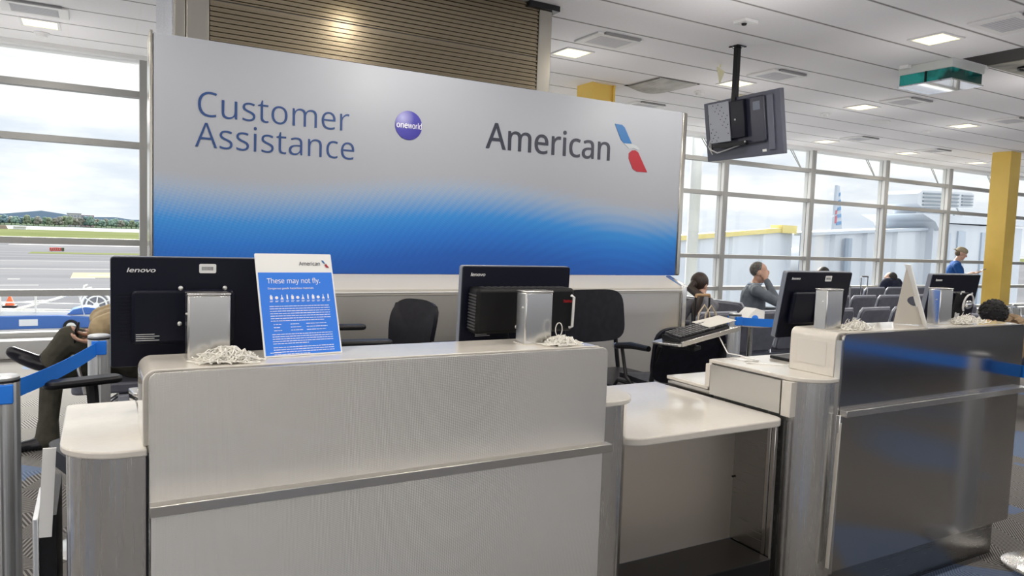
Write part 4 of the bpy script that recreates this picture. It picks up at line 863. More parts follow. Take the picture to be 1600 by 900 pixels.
tag(build('white_cable', MB().tube([(2.80, 2.72, 1.04), (2.72, 2.58, .98), (2.63, 2.42, 1.0), (2.60, 2.28, 1.0), (2.5, 2.26, 1.0), (2.62, 2.14, 1.0), (2.72, 2.12, 1.0)], .003, 6), M['paper']),
    'thin white cable trailing over the right desk top', 'cable')
T = Thing('card_reader', 'small white reader clipped to the left end of the left riser', 'card reader', (.11, 2.22, WT))
T.part('body', MB().box(.098, .122, 2.19, 2.25, WT+.012, WT+.075), M['white_paint'], bevel=.006)
T.part('bracket', MB().box(.102, .118, 2.20, 2.24, WT+.001, WT+.012), M['grey_ink'], smooth=False)
T = Thing('open_cabinet', 'narrow black cabinet with a pale open door, left of the left desk', 'cabinet', (-.13, 2.1, 0))
T.part('carcass', MB().box(-.125, -.09, 2.06, 2.40, .03, .80), M['black'], smooth=False)
T.part('door', MB().box(-.139, -.126, 2.05, 2.30, .03, .80), M['alu'], bevel=.003)
T.part('paper_strip', MB().obox((-.108, 2.055, .86), (.028, .006, .22), Euler((0, .05, 0)).to_matrix()), M['paper'], smooth=False)
T.part('foot', MB().box(-.135, -.09, 2.08, 2.38, 0, .03), M['black'], smooth=False)
tag(build('desk_tray', MB().box(1.60, 1.80, 3.42, 3.62, 0, .90).box(1.58, 1.98, 3.40, 3.64, .90, .935), M['black'], bevel=.004),
    'low black side unit left of the mini computer monitor', 'side unit')
tag(build('paper_block', MB().box(1.81, 1.92, 3.46, 3.60, .9355, .965), M['paper'], bevel=.002), 'white paper block on the low black side unit', 'paper')

# ------------------------------------------------------------------ chairs
def sheet(pts_fn, nu, nv, th):
    """closed curved slab from a parametric surface (u, v in 0..1) with thickness along its normal"""
    A = [[Vector(pts_fn(i/nu, j/nv)) for j in range(nv+1)] for i in range(nu+1)]
    def nrm(i, j):
        a = A[min(i+1, nu)][j]-A[max(i-1, 0)][j]; b = A[i][min(j+1, nv)]-A[i][max(j-1, 0)]
        return a.cross(b).normalized()
    vs = []
    for sgn in (0, 1):
        for i in range(nu+1):
            for j in range(nv+1): vs.append(A[i][j]+nrm(i, j)*(th*(sgn-.5)))
    W_ = nv+1; O = (nu+1)*W_; fs = []
    for i in range(nu):
        for j in range(nv):
            q = (i*W_+j, i*W_+j+1, (i+1)*W_+j+1, (i+1)*W_+j); fs += [q, tuple(O+k for k in reversed(q))]
    for i in range(nu):
        for j in (0, nv):
            a, b = i*W_+j, (i+1)*W_+j; fs.append((a, b, O+b, O+a))
    for j in range(nv):
        for i in (0, nu):
            a, b = i*W_+j, i*W_+j+1; fs.append((a, b, O+b, O+a))
    return MB().add(vs, fs)
def super_ell(u, v, w, h, p=4):
    """map the unit square to a rounded rectangle outline"""
    x, y = 2*u-1, 2*v-1
    m_ = max(abs(x), abs(y)) or 1; L = (abs(x)**p+abs(y)**p)**(1/p) or 1
    k = m_/L; return x*k*w/2, y*k*h/2
def stack_chair(label, x, y, rz, sc=1.0, arms=False, seat_h=.46, bc=.385, bw=.52):
    """faces -y in its own frame"""
    T = Thing('stacking_chair', label, 'chair', (x, y, 0), rz=rz, local=True, group='black stacking chairs by the sign')
    T.o.scale = (sc, sc, sc)
    def seat(u, v):
        a, b = super_ell(u, v, .50, .47, 5); return (a, b-.02, seat_h-.02*math.cos(a*5)-.03*max(0, -(b+.12))*3+.02)
    T.part('seat', sheet(seat, 12, 12, .03), M['leather'])
    def back(u, v):
        a, b = super_ell(u, v, bw, .35, 4.5); return (a, .235-.10*math.cos(a*3.0)*.5+.16*(b+.17)*.9, seat_h+bc+b)
    T.part('backrest', sheet(back, 14, 10, .026), M['leather'])
    for s in (-1, 1):
        T.part('leg', MB().tube([(s*.235, .26, seat_h+bc+.065), (s*.24, .215, seat_h+.16), (s*.245, .19, seat_h), (s*.255, .26, .02), (s*.255, .265, 0)], .015, 10), M['black'])
        T.part('leg', MB().tube([(s*.235, .14, seat_h-.02), (s*.245, -.20, seat_h-.03), (s*.25, -.235, seat_h-.07), (s*.262, -.27, 0)], .012, 10), M['black'])
        if arms:
            a = T.part('armrest', MB().tube([(s*.275, .20, seat_h+.24), (s*.29, .02, seat_h+.235), (s*.285, -.17, seat_h+.205)], [.018, .022, .02], 10), M['black'])
            T.part('end_cap', MB().ell((s*.285, -.175, seat_h+.204), .021), M['chrome'], a)
            T.part('arm_post', MB().tube([(s*.285, -.1, seat_h+.21), (s*.275, -.05, seat_h+.02), (s*.255, 0, seat_h-.02)], .012, 8), M['black'])
    return T
stack_chair('black stacking chair facing the desks, behind the shelf', 3.26, 4.22, R(4), 1.12, bw=.60)
stack_chair('black armchair with chrome arm tip, in front of the sign base corner', 3.27, 3.62, R(172), 1.02, True, .60, .20)
def task_chair(label, x, y, rz, z, arms=(1, -1), sc=1):
    T = Thing('task_chair', label, 'office chair', (x, y, 0), rz=rz, local=True, group='black swivel chairs behind the desks')
    T.o.scale = (sc, sc, sc)
    def seat(u, v):
        a, b = super_ell(u, v, .48, .46, 4); return (a, b, z+.02*math.cos(a*4)-.02)
    T.part('seat', sheet(seat, 12, 12, .06), M['leather'])
    def back(u, v):
        a, b = super_ell(u, v, .42-.10*(1-v), .50, 3.4); return (a, .25+.06*(1-math.cos(a*4))*-1+.10*((v-.35)**2)+.04*v, z+.33+b)
    T.part('backrest', sheet(back, 14, 12, .04), M['leather'])
    T.part('back_bar', MB().tube([(0, .10, z-.05), (0, .30, z), (0, .31, z+.2)], .02, 8), M['black'])
    for s in arms:
        T.part('armrest', MB().prism(rrect(s*.30-.045, s*.30+.045, -.20, .08, .035), z+.20, z+.228), M['black'], bevel=.010)
        T.part('arm_post', MB().tube([(s*.30, -.03, z+.205), (s*.295, -.02, z+.06), (s*.24, 0, z-.04), (s*.12, 0, z-.05)], .022, 8), M['black'])
    T.part('gas_column', MB().cyl((0, 0, z-.05), (0, 0, .1), .028), M['chrome'])
    for i in range(5):
        a = i*1.2566+.3
        lg = T.part('leg', MB().tube([(0, 0, .11), (.30*math.cos(a), .30*math.sin(a), .075)], [.03, .018], 8), M['black'])
        T.part('caster', MB().cyl((.30*math.cos(a)-.02*math.sin(a), .30*math.sin(a)+.02*math.cos(a), .03), (.30*math.cos(a)+.02*math.sin(a), .30*math.sin(a)-.02*math.cos(a), .03), .03), M['black'], lg)
    return T
task_chair('black swivel chair with curved back between notice card and second monitor', 1.42, 3.90, R(-60), .73, (1,), .86)
task_chair('black swivel chair whose arm pad shows left of the left desk', .10, 3.02, R(-72), .68)
task_chair('black swivel chair mostly hidden, one arm showing right of the notice card', 1.10, 3.72, R(84), .765)

# ------------------------------------------------------------------ waiting area seats
def bench(label, x, y, rz, n, ends=(1, 1)):
    """row of n seats along local x, backs towards -y (people face +y)"""
    T = Thing('seat_row', label, 'airport seats', (x, y, 0), rz=rz, local=True, group='grey seat rows in the waiting area')
    P = .60; L = n*P
    T.part('beam', MB().box(0, L, -.03, .03, .33, .39), M['seat_shell'], bevel=.004)
    for i in range(n):
        cx = (i+.5)*P
        T.part('seat', MB().prism(rrect(cx-.26, cx+.26, -.22, .30, .05), .40, .47), M['seat'], bevel=.015)
        tl = Matrix.Translation((cx, -.24, .45)) @ Matrix.Rotation(R(-14), 4, 'X').inverted()
        bk = MB().prism(rrect(-.26, .26, 0, .42, (.03, .03, .06, .06)), -.03, .03, 'y').xf(Matrix.Translation((cx, -.22, .44)) @ Matrix.Rotation(R(14), 4, 'X'))
        b = T.part('backrest', bk, M['seat'], bevel=.012)
        rim = MB().tube([(-.27, 0, .02), (-.275, 0, .36), (-.24, 0, .425), (.24, 0, .425), (.275, 0, .36), (.27, 0, .02)], .014, 8).xf(Matrix.Translation((cx, -.22, .44)) @ Matrix.Rotation(R(14), 4, 'X'))
        T.part('back_rim', rim, M['seat_shell'], b)
    for i in range(n+1):
        cx = i*P
        T.part('armrest', MB().tube([(cx, -.20, .40), (cx, -.17, .64), (cx, -.10, .665), (cx, .22, .66), (cx, .26, .62), (cx, .22, .42)], .014, 8), M['chrome'])
    for cx in (.35, L-.35):
        T.part('leg', MB().tube([(cx, -.30, .015), (cx, -.12, .25), (cx, 0, .34), (cx, .12, .25), (cx, .30, .015)], .022, 8), M['chrome'])
    return T
bench('near seat row seen from behind, left part beside the sign base', 4.95, 5.45, 0, 4)
bench('near seat row seen from behind, between the tilted monitors', 7.42, 5.45, 0, 4)
bench('second seat row of grey backs behind the tilted monitors', 8.6, 6.82, 0, 6)
bench('far seat row below the windows where a dark clothed person sits', 9.7, 8.2, 0, 6)
bench('seat row at right angles holding the man in the grey jacket', 6.70, 7.62, R(-90), 3)
bench('seat row under the hooded bent person, far right', 7.95, 2.75, R(90), 3)
bench('grey seat row by the yellow pillar at the right picture edge', 13.0, 6.3, 0, 5)
for yy in (-1.2, -3.0): bench('grey seat row behind the camera, mirrored dimly in the right desk', 5.4, yy, 0, 8)
T = Thing('side_table', 'small round white table between the short blue belt and the near seats', 'table', (5.40, 4.86, 0))
T.part('table_top', MB().lathe([(.20, .76), (.21, .77), (.20, .785)], (5.40, 4.86, 0), 28), M['white'])
T.part('leg', MB().cyl((5.40, 4.86, .02), (5.40, 4.86, .76), .03), M['chrome'])
T.part('base', MB().lathe([(.2, 0), (.2, .015), (.04, .03)], (5.40, 4.86, 0)), M['chrome'])
T = Thing('food_box', 'white carton with a blue mark on the small round table', 'box', (5.36, 4.82, .785))
T.part('carton', MB().prism([(5.24, .786), (5.50, .786), (5.50, .90), (5.38, .93), (5.30, .87)], 4.78, 4.92, 'y'), M['paper'], bevel=.004)
T.part('blue_mark', MB().ell((5.37, 4.779, .835), (.045, .003, .03)), M['belt'])

# ------------------------------------------------------------------ luggage
def suitcase(label, x, y, h, m, grip):
    T = Thing('suitcase', label, 'suitcase', (x, y, 0), group='wheeled cases among the seats')
    T.part('case', MB().prism(rrect(x-.19, x+.19, .06, .60, .05), y-.12, y+.12, 'y'), m, bevel=.02)
    T.part('handle_tubes', MB().tube([(x-.085, y+.08, .58), (x-.085, y+.08, h)], .009, 8).tube([(x+.085, y+.08, .58), (x+.085, y+.08, h)], .009, 8), M['black'] if grip != 'c' else M['chrome'])
    T.part('grip', MB().tube([(x-.085, y+.08, h-.01), (x-.08, y+.08, h+.012), (x+.08, y+.08, h+.012), (x+.085, y+.08, h-.01)], .014, 8), mat('grip_tan', (.40, .25, .12), .5) if grip != 'c' else M['chrome'])
    for dx in (-.14, .14):
        T.part('wheel', MB().cyl((x+dx-.015, y+.07, .03), (x+dx+.015, y+.07, .03), .03), M['black'])
    return T
suitcase('case with black pull handle and tan grip in front of the ponytailed woman', 4.79, 4.80, 1.04, M['black'], 't')
suitcase('case with a bright metal pull handle behind the tilted monitor', 8.73, 6.17, 1.00, mat('case_grey', (.15, .15, .17), .5), 'c')
suitcase('case with a thin metal pull handle below the windows', 10.93, 7.42, 1.06, mat('case_blue', (.05, .07, .12), .5), 'c')
T = Thing('tote_bag', 'cream bag with thin loop handles beside the tan gripped case', 'bag', (4.56, 4.60, 0))
bagm = speckle(mat('straw', (.6, .5, .36), .8), (.5, .41, .28), (.68, .58, .43), 40)
T.part('bag_body', MB().prism([(4.47, 0), (4.67, 0), (4.71, .80), (4.44, .80)], 4.54, 4.64, 'y'), bagm, bevel=.015)
for yy in (4.55, 4.63):
    T.part('handle', MB().tube([(4.50, yy, .79), (4.51, yy, .92), (4.57, yy, .99), (4.63, yy, .92), (4.65, yy, .79)], .007, 8), bagm)

# ------------------------------------------------------------------ people
SKIN = speckle(mat('skin', (.56, .33, .24), .5), (.52, .30, .22), (.60, .37, .27), 12)
SKIN2 = speckle(mat('skin_tan', (.48, .27, .18), .5), (.45, .25, .165), (.52, .30, .21), 12)
def cloth(n, c, s=20): return speckle(mat(n, c, .85, spec=.2), tuple(v*.85 for v in c), tuple(min(1, v*1.15) for v in c), s)
def body(T, name, pieces, mats, voxel=.010, smooth=5):
    """one continuous surface: capsules and ellipsoids fused by remeshing; every face takes the material of its nearest piece"""
    mb = MB(); cls = []
    for p in pieces:
        if p[0] == 'c':
            _, a, b, ra, rb, mi = p; mb.caps(a, b, ra, rb); cls.append((Vector(a), Vector(b), ra, rb, mi))
        else:
            _, c, r_, mx, mi = p; mb.ell(c, r_, mx); rr = min(r_)
            q = mx.to_3x3() if mx else Matrix.Identity(3); k = max(range(3), key=lambda i: r_[i])
            ax = q @ Vector([1 if i == k else 0 for i in range(3)]); h = max(r_)-rr
            cls.append((Vector(c)-ax*h, Vector(c)+ax*h, rr, rr, mi))
    o = build(name, mb, mats, T.o, T.loc)
    m = o.modifiers.new('r', 'REMESH'); m.mode = 'VOXEL'; m.voxel_size = voxel; m.use_smooth_shade = True
    m = o.modifiers.new('s', 'SMOOTH'); m.factor = .5; m.iterations = smooth
    dg = bpy.context.evaluated_depsgraph_get(); dg.update()
    me = bpy.data.meshes.new_from_object(o.evaluated_get(dg))
    o.modifiers.clear(); old = o.data; o.data = me; bpy.data.meshes.remove(old); me.name = name
    me.materials.clear()
    for mm in mats: me.materials.append(mm)
    idx = []
    for f in me.polygons:
        c = f.center+T.loc; best = 9; bi = 0
        for a, b, ra, rb, mi in cls:
            d = b-a; L2 = d.length_squared; u = max(0, min(1, (c-a).dot(d)/L2)) if L2 else 0
            dd = (c-a-d*u).length-(ra+(rb-ra)*u)
            if dd < best: best = dd; bi = mi
        idx.append(bi)
    me.polygons.foreach_set('material_index', idx); me.polygons.foreach_set('use_smooth', [True]*len(idx)); me.update()
    return o
def head(c, fwd, s=1.0, mi=0, tilt=0):
    """pieces of a head looking along fwd: skull, jaw, nose, ears, brow, lips"""
    c = Vector(c); f = Vector(fwd).normalized(); side = Vector((-f.y, f.x, 0)).normalized(); up = f.cross(side)*-1
    if up.z < 0: up = -up
    mx = Matrix((f, side, up)).transposed()
    P = lambda a, b, d: c+f*a*s+side*b*s+up*d*s
    return [('e', P(-.012, 0, .03), (.098*s, .077*s, .095*s), mx, mi), ('e', P(.022, 0, -.045), (.066*s, .056*s, .072*s), mx, mi),
            ('c', P(.086, 0, .012), P(.106, 0, -.022), .009*s, .013*s, mi), ('e', P(.078, 0, .03), (.014*s, .05*s, .012*s), mx, mi),
            ('e', P(-.005, .078*1.0, -.005), (.020*s, .009*s, .032*s), mx, mi), ('e', P(-.005, -.078, -.005), (.020*s, .009*s, .032*s), mx, mi),
            ('e', P(.080, 0, -.058), (.012*s, .024*s, .009*s), mx, mi), ('e', P(.066, 0, -.096), (.02*s, .024*s, .018*s), mx, mi)], (P, mx)
def eyes(T, P, s=1.0):
    w = MB(); d = MB()
    for b in (-.031, .031):
        w.ell(P(.078, b, .012), .0115*s, nu=12, nv=8); d.ell(P(.0875, b, .012), .0055*s, nu=10, nv=6)
    T.part('eyes', w, M['white_ink']); T.part('pupils', d, M['black'])
def hand(wrist, fdir, palm_n, curl=.5, mi=0, s=1.0, side=1):
    """palm, four bent fingers of different lengths and a thumb from the side of the palm"""
    w = Vector(wrist); f = Vector(fdir).normalized(); n = Vector(palm_n); n = (n-f*n.dot(f)).normalized(); b = f.cross(n)*side
    out = []
    mx = Matrix((f, b, n)).transposed()
    out.append(('e', w+f*.050*s, (.055*s, .041*s, .016*s), mx, mi))
    for i, (off, L) in enumerate(((-.030, .062), (-.010, .074), (.010, .070), (.029, .055))):
        p = w+f*.088*s+b*off*s; d = f
        for k, (fr, rr) in enumerate(((.45, .0095), (.32, .0085), (.23, .0075))):
            ang = curl*(k+.6)*.8; d2 = f*math.cos(ang)+n*math.sin(ang)
            q = p+d2*L*fr*s*1.15; out.append(('c', p, q, rr*s, rr*.93*s, mi)); p = q
    p = w+f*.030*s-b*.034*s; q = p+(f*.55-b*.75+n*.25).normalized()*.040*s; r_ = q+(f*.9-b*.25+n*.35).normalized()*.032*s
    out += [('c', p, q, .0125*s, .0105*s, mi), ('c', q, r_, .0105*s, .0085*s, mi)]
    return out

# seated man, left: legs crossed, phone in his hands
by = 5.65
T = Thing('person', 'person with crossed legs, dark trousers and tan jacket, holding a phone behind the belt', 'person', (.25, by, 0))
khaki, dk, blk = cloth('jacket_khaki', (.36, .28, .17), 9), cloth('trousers_olive', (.060, .058, .045), 14), mat('shoe_leather', (.008, .008, .013), .25)
V = Vector
pcs = [('e', (.27, by, .56), (.16, .19, .13), None, 2), ('c', (.27, by, .60), (.36, by, .86), .15, .16, 1), ('c', (.37, by-.14, .95), (.37, by+.14, .95), .085, .085, 1),
       ('c', (.37, by, .99), (.36, by, 1.07), .055, .05, 0)]
pcs += [('e', (.085, by-.04, .80), (.13, .16, .15), None, 1), ('c', (.20, by-.02, .70), (.06, by-.1, .70), .11, .085, 1)]
hp, hx = head((.335, by, 1.15), (-1, 0, -.35), 1, 0); pcs += hp
pcs += [('c', (.22, by+.09, .54), (-.26, by+.06, .54), .098, .075, 2), ('c', (-.26, by+.06, .54), (-.29, by+.04, .16), .075, .060, 2), ('c', (-.29, by+.04, .16), (-.295, by+.04, .07), .066, .074, 2),
        ('c', (-.28, by+.04, .05), (-.44, by-.01, .035), .045, .036, 3), ('e', (-.35, by+.02, .03), (.13, .05, .03), Matrix.Rotation(R(14), 3, 'Z'), 3),
        ('c', (.20, by-.10, .60), (-.155, by-.12, .755), .105, .088, 2), ('c', (-.155, by-.12, .755), (-.255, by-.10, .635), .088, .066, 2), ('c', (-.255, by-.10, .635), (-.275, by-.10, .60), .070, .066, 2),
        ('c', (-.27, by-.10, .575), (-.47, by-.13, .685), .048, .036, 3), ('e', (-.37, by-.12, .615), (.155, .05, .042), Matrix.Rotation(R(28), 3, 'Y'), 3), ('c', (-.235, by-.10, .565), (-.23, by-.10, .60), .05, .05, 3)]
for s_, ys_ in ((-1, -.10), (1, .02)):
    sh = V((.33, by+s_*.20, .95)); el = V((.03, by+s_*.27-.04, .845)); wr = V((.005, by-.30+(0 if s_ < 0 else .045), .755+(0 if s_ < 0 else .04)))
    pcs += [('c', sh, el, .088, .082, 1), ('c', el, wr+V((.045, 0, 0)), .076, .052, 1), ('c', wr+V((.045, 0, 0)), wr, .034, .030, 0)]
    pcs += hand(wr, (-1, -.1, .10), (0, .2, 1), .55, 0, 1.0, s_)
body(T, 'body', pcs, [SKIN, khaki, dk, blk], .0065, 4)
hb = MB().ell(hx[0](-.028, 0, .045), (.1, .085, .095), hx[1]); T.part('hair', hb, mat('hair_brown', (.05, .03, .02), .7))
tag(build('phone', MB().obox((-.115, by-.285, .815), (.072, .010, .145), Euler((.35, -.75, 1.15)).to_matrix()), M['navy'], bevel=.005), 'dark phone held by the cross legged person', 'phone')
bench('grey seat under the cross legged person by the left window', .15, by-.3, R(90), 1)

# woman with a ponytail, near seat row
wx, wy = 5.43, 5.62
T = Thing('person', 'person with long dark ponytail and grey sweater seen from behind, by the sign edge', 'person', (wx, wy, 0))
gsw, jeans = cloth('sweater_grey', (.17, .17, .19), 16), cloth('trousers_dark', (.05, .055, .08), 14)
pcs = [('e', (wx, wy-.12, .56), (.18, .15, .13), None, 2), ('c', (wx, wy-.12, .62), (wx+.02, wy-.08, .86), .135, .135, 1), ('c', (wx-.13, wy-.08, .88), (wx+.17, wy-.06, .87), .07, .07, 1), ('c', (wx+.02, wy-.06, .94), (wx+.03, wy-.03, 1.03), .05, .045, 0)]
hp, hx = head((wx+.035, wy-.01, 1.085), (1, .10, -.18), .98, 0); pcs += hp
for s_ in (-1, 1):
    hp0 = V((wx+s_*.09, wy-.05, .54)); pcs += [('c', hp0, hp0+V((s_*.02, .42, .0)), .085, .065, 2), ('c', hp0+V((s_*.02, .42, 0)), hp0+V((s_*.02, .46, -.44)), .062, .045, 2), ('c', hp0+V((s_*.02, .47, -.48)), hp0+V((s_*.02, .60, -.50)), .042, .032, 3)]
    sh = V((wx+s_*.17, wy-.07, .88)); el = V((wx+s_*.22, wy+.03, .66)); wr = V((wx+s_*.07, wy+.22, .66))
    pcs += [('c', sh, el, .055, .045, 1), ('c', el, wr, .045, .03, 1)]+hand(wr, (-s_*.3, 1, 0), (0, 0, -1), .5, 0, .95, s_)
body(T, 'body', pcs, [SKIN, gsw, jeans, blk], .009)
hair = speckle(mat('hair_dark', (.03, .017, .012), .5), (.018, .011, .009), (.05, .028, .018), 30, stretch=(6, 6, .6))
Ph, mxh = hx
T.part('hair', MB().ell(Ph(-.025, 0, .038), (.098, .088, .098), mxh).ell(Ph(-.10, 0, .0), (.045, .04, .04)), hair)
T.part('ponytail', MB().tube([Ph(-.11, 0, 0), Ph(-.155, 0, -.06), V((wx-.11, wy-.16, .99)), V((wx-.17, wy-.17, .88)), V((wx-.19, wy-.17, .78))], [.035, .042, .05, .045, .015], 12), hair)
T.part('hair_tie', MB().lathe([(.03, -.012), (.036, 0), (.03, .012)], Ph(-.112, 0, .0), 16), M['black'])

# man in a grey jacket, hand on his face
mx_, my_ = 7.02, 6.32
T = Thing('person', 'person in grey jacket resting a hand on the face, facing right', 'person', (mx_, my_, 0))
gj = cloth('jacket_grey', (.135, .155, .18), 12)
pcs = [('e', (mx_, my_, .56), (.16, .18, .13), None, 2), ('c', (mx_, my_, .62), (mx_+.02, my_, .90), .15, .155, 1), ('c', (mx_+.02, my_-.14, .98), (mx_+.02, my_+.14, .98), .08, .08, 1), ('c', (mx_+.03, my_, 1.04), (mx_+.05, my_, 1.10), .052, .05, 0)]
hp, hx = head((mx_+.07, my_-.02, 1.185), (1, -.12, -.22), 1.02, 0); pcs += hp
for s_ in (-1, 1):
    h0 = V((mx_+.05, my_+s_*.09, .55)); pcs += [('c', h0, h0+V((.44, s_*.03, .0)), .09, .07, 2), ('c', h0+V((.44, s_*.03, 0)), h0+V((.48, s_*.03, -.44)), .065, .048, 2), ('c', h0+V((.50, s_*.03, -.50)), h0+V((.64, s_*.03, -.515)), .044, .032, 3)]
shn = V((mx_+.02, my_-.20, .97)); eln = V((mx_+.25, my_-.27, .85)); wrn = V((mx_+.15, my_-.115, 1.085))
pcs += [('c', shn, eln, .072, .058, 1), ('c', eln, wrn, .056, .040, 1), ('c', wrn, wrn+V((-.012, .015, .03)), .031, .030, 0)]+hand(wrn+V((-.015, .015, .03)), (-.35, .15, .9), (-.2, .9, .1), .25, 0, 1.05, 1)
shf = V((mx_+.02, my_+.20, .97)); elf = V((mx_+.12, my_+.20, .70)); wrf = V((mx_+.28, my_-.08, .74))
pcs += [('c', shf, elf, .07, .058, 1), ('c', elf, wrf, .055, .04, 1)]+hand(wrf, (.5, -.85, 0), (0, 0, -1), .6, 0, 1, -1)
body(T, 'body', pcs, [SKIN, gj, jeans, blk], .009)
Ph, mxh = hx
T.part('hair', MB().ell(Ph(-.032, 0, .036), (.094, .082, .096), mxh), speckle(mat('hair_grey', (.10, .09, .08), .7), (.06, .055, .05), (.17, .16, .15), 60))
T.part('collar', MB().tube([V((mx_+.03+.075*math.cos(a), my_+.075*math.sin(a), 1.045)) for a in [i*.45 for i in range(14)]], .014, 8), cloth('shirt_blue', (.35, .45, .6)))
eyes(T, Ph)

T.o.rotation_euler = (0, 0, R(-38))

# person in dark clothing, far row, and one only just seen over the tilted monitor
def far_person(label, x, y, z0, fwd, top, hairm, skinm, voxel=.012):
    T = Thing('person', label, 'person', (x, y, 0))
    pcs = [('e', (x, y-.06, .55), (.18, .16, .13), None, 2), ('c', (x, y-.06, .62), (x, y-.03, .86), .15, .155, 1), ('c', (x-.16, y-.03, .93), (x+.16, y-.03, .93), .085, .085, 1), ('c', (x, y-.01, .98), (x, y, 1.06), .055, .055, 0)]
    hp, hx = head((x, y+.01, z0), fwd, 1.02, 0); pcs += hp
    for s_ in (-1, 1):
        h0 = V((x+s_*.09, y, .54)); pcs += [('c', h0, h0+V((s_*.03, .42, 0)), .09, .07, 2), ('c', h0+V((s_*.03, .42, 0)), h0+V((s_*.03, .46, -.44)), .065, .048, 2), ('c', h0+V((s_*.03, .48, -.49)), h0+V((s_*.03, .62, -.505)), .042, .033, 3)]
        sh = V((x+s_*.21, y-.03, .92)); el = V((x+s_*.27, y+.05, .67)); wr = V((x+s_*.1, y+.25, .66))
        pcs += [('c', sh, el, .068, .055, 1), ('c', el, wr, .055, .036, 1)]+hand(wr, (-s_*.3, 1, 0), (0, 0, -1), .5, 0, 1, s_)
    body(T, 'body', pcs, [skinm, top, jeans, blk], voxel)
    Ph, mxh = hx
    T.part('hair', MB().ell(Ph(-.036, 0, .025), (.092, .083, .105), mxh), hairm)
    return T, hx
black_hair = mat('hair_black', (.015, .013, .012), .7)
far_person('person in a dark jacket sitting with back turned below the windows', 12.58, 8.12, .99, (-.25, .97, 0), cloth('jacket_navy', (.018, .022, .04)), black_hair, SKIN2)
far_person('person hidden behind the tilted monitor, only hair showing over its top', 9.72, 7.38, 1.10, (.2, 1, 0), cloth('coat_black', (.02, .02, .025)), black_hair, SKIN2)
# standing man in a blue shirt and cap
sx_, sy_ = 14.42, 8.0
T = Thing('person', 'person standing in blue shirt and tan cap, looking at a phone', 'person', (sx_, sy_, 0))
blu = cloth('shirt_royal', (.015, .075, .26), 10)
pcs = [('e', (sx_, sy_, .86), (.14, .17, .13), None, 2), ('c', (sx_, sy_, .92), (sx_+.0, sy_, 1.16), .145, .155, 1), ('c', (sx_, sy_-.14, 1.28), (sx_, sy_+.14, 1.28), .08, .08, 1), ('c', (sx_+.01, sy_, 1.33), (sx_+.05, sy_, 1.42), .055, .052, 0)]
hp, hx = head((sx_+.085, sy_, 1.495), (1, -.1, -.38), 1.0, 0); pcs += hp
for s_ in (-1, 1):
    h0 = V((sx_, sy_+s_*.09, .84)); pcs += [('c', h0, h0+V((.02, s_*.01, -.40)), .092, .066, 2), ('c', h0+V((.02, s_*.01, -.40)), h0+V((-.02, s_*.01, -.76)), .064, .045, 2), ('c', h0+V((-.01, s_*.01, -.795)), h0+V((.15, s_*.01, -.805)), .042, .033, 3)]
    sh = V((sx_, sy_+s_*.20, 1.26)); el = V((sx_+.10, sy_+s_*.22, 1.02)); wr = V((sx_+.30, sy_+s_*.06, 1.13))
    md = sh.lerp(el, .62)
    pcs += [('c', sh, md, .075, .066, 1), ('c', md, el, .052, .045, 0), ('c', el, wr, .045, .030, 0)]+hand(wr, (.9, -s_*.2, .2), (0, 0, 1), .5, 0, 1.05, s_)
body(T, 'body', pcs, [SKIN, blu, jeans, blk], .009)
Ph, mxh = hx
T.part('hair', MB().ell(Ph(-.045, 0, .0), (.07, .078, .07), mxh), mat('hair_sand', (.12, .08, .05), .7))
capm = cloth('cap_tan', (.33, .28, .19))
cp_ = T.part('cap', MB().ell(Ph(-.012, 0, .058), (.105, .086, .072), mxh), capm)
T.part('cap_strap', MB().ell(Ph(-.115, 0, .035), (.05, .03, .012), mxh), capm, cp_)
eyes(T, Ph)
T.o.rotation_euler = (0, 0, R(-52))
_rot = Matrix.Rotation(R(-52), 3, 'Z')
tag(build('phone', MB().obox(V((sx_, sy_, 1.19))+_rot @ V((.44, 0, 0)), (.14, .075, .011), _rot @ Euler((0, -.45, 0)).to_matrix()), M['navy'], bevel=.004), 'phone held by the standing person in blue', 'phone')
# bent person in a tan jacket with black hair
bx_, by_ = 7.62, 3.66
T = Thing('person', 'person bent forward with black hair and tan jacket, right of the last steel box', 'person', (bx_, by_, 0))
tanj = cloth('jacket_tan', (.27, .19, .115), 9)
pcs = [('e', (bx_+.1, by_, .56), (.16, .18, .13), None, 2), ('c', (bx_+.08, by_, .60), (bx_-.16, by_, .78), .155, .165, 1), ('c', (bx_-.20, by_-.15, .82), (bx_-.20, by_+.15, .82), .085, .085, 1), ('c', (bx_-.26, by_, .86), (bx_-.33, by_-.02, .90), .06, .06, 0)]
hp, hx = head((bx_-.40, by_-.03, .93), (-.75, -.25, -.55), 1.08, 0); pcs += hp
for s_ in (-1, 1):
    h0 = V((bx_+.05, by_+s_*.1, .54)); pcs += [('c', h0, h0+V((-.44, s_*.03, 0)), .09, .07, 2), ('c', h0+V((-.44, s_*.03, 0)), h0+V((-.46, s_*.03, -.44)), .065, .048, 2), ('c', h0+V((-.48, s_*.03, -.49)), h0+V((-.62, s_*.03, -.505)), .042, .033, 3)]
    sh = V((bx_-.18, by_+s_*.22, .80)); el = V((bx_-.28, by_+s_*.20, .60)); wr = V((bx_-.50, by_+s_*.08, .66))
    pcs += [('c', sh, el, .072, .058, 1), ('c', el, wr, .055, .038, 1)]+hand(wr, (-1, -s_*.3, .1), (0, 0, -1), .6, 0, 1, s_)
body(T, 'body', pcs, [SKIN2, tanj, jeans, blk], .010)
Ph, mxh = hx
hm = MB().ell(Ph(-.028, 0, .03), (.125, .112, .122), mxh).ell(Ph(-.09, 0, -.04), (.06, .09, .07), mxh)
r5 = random.Random(5)
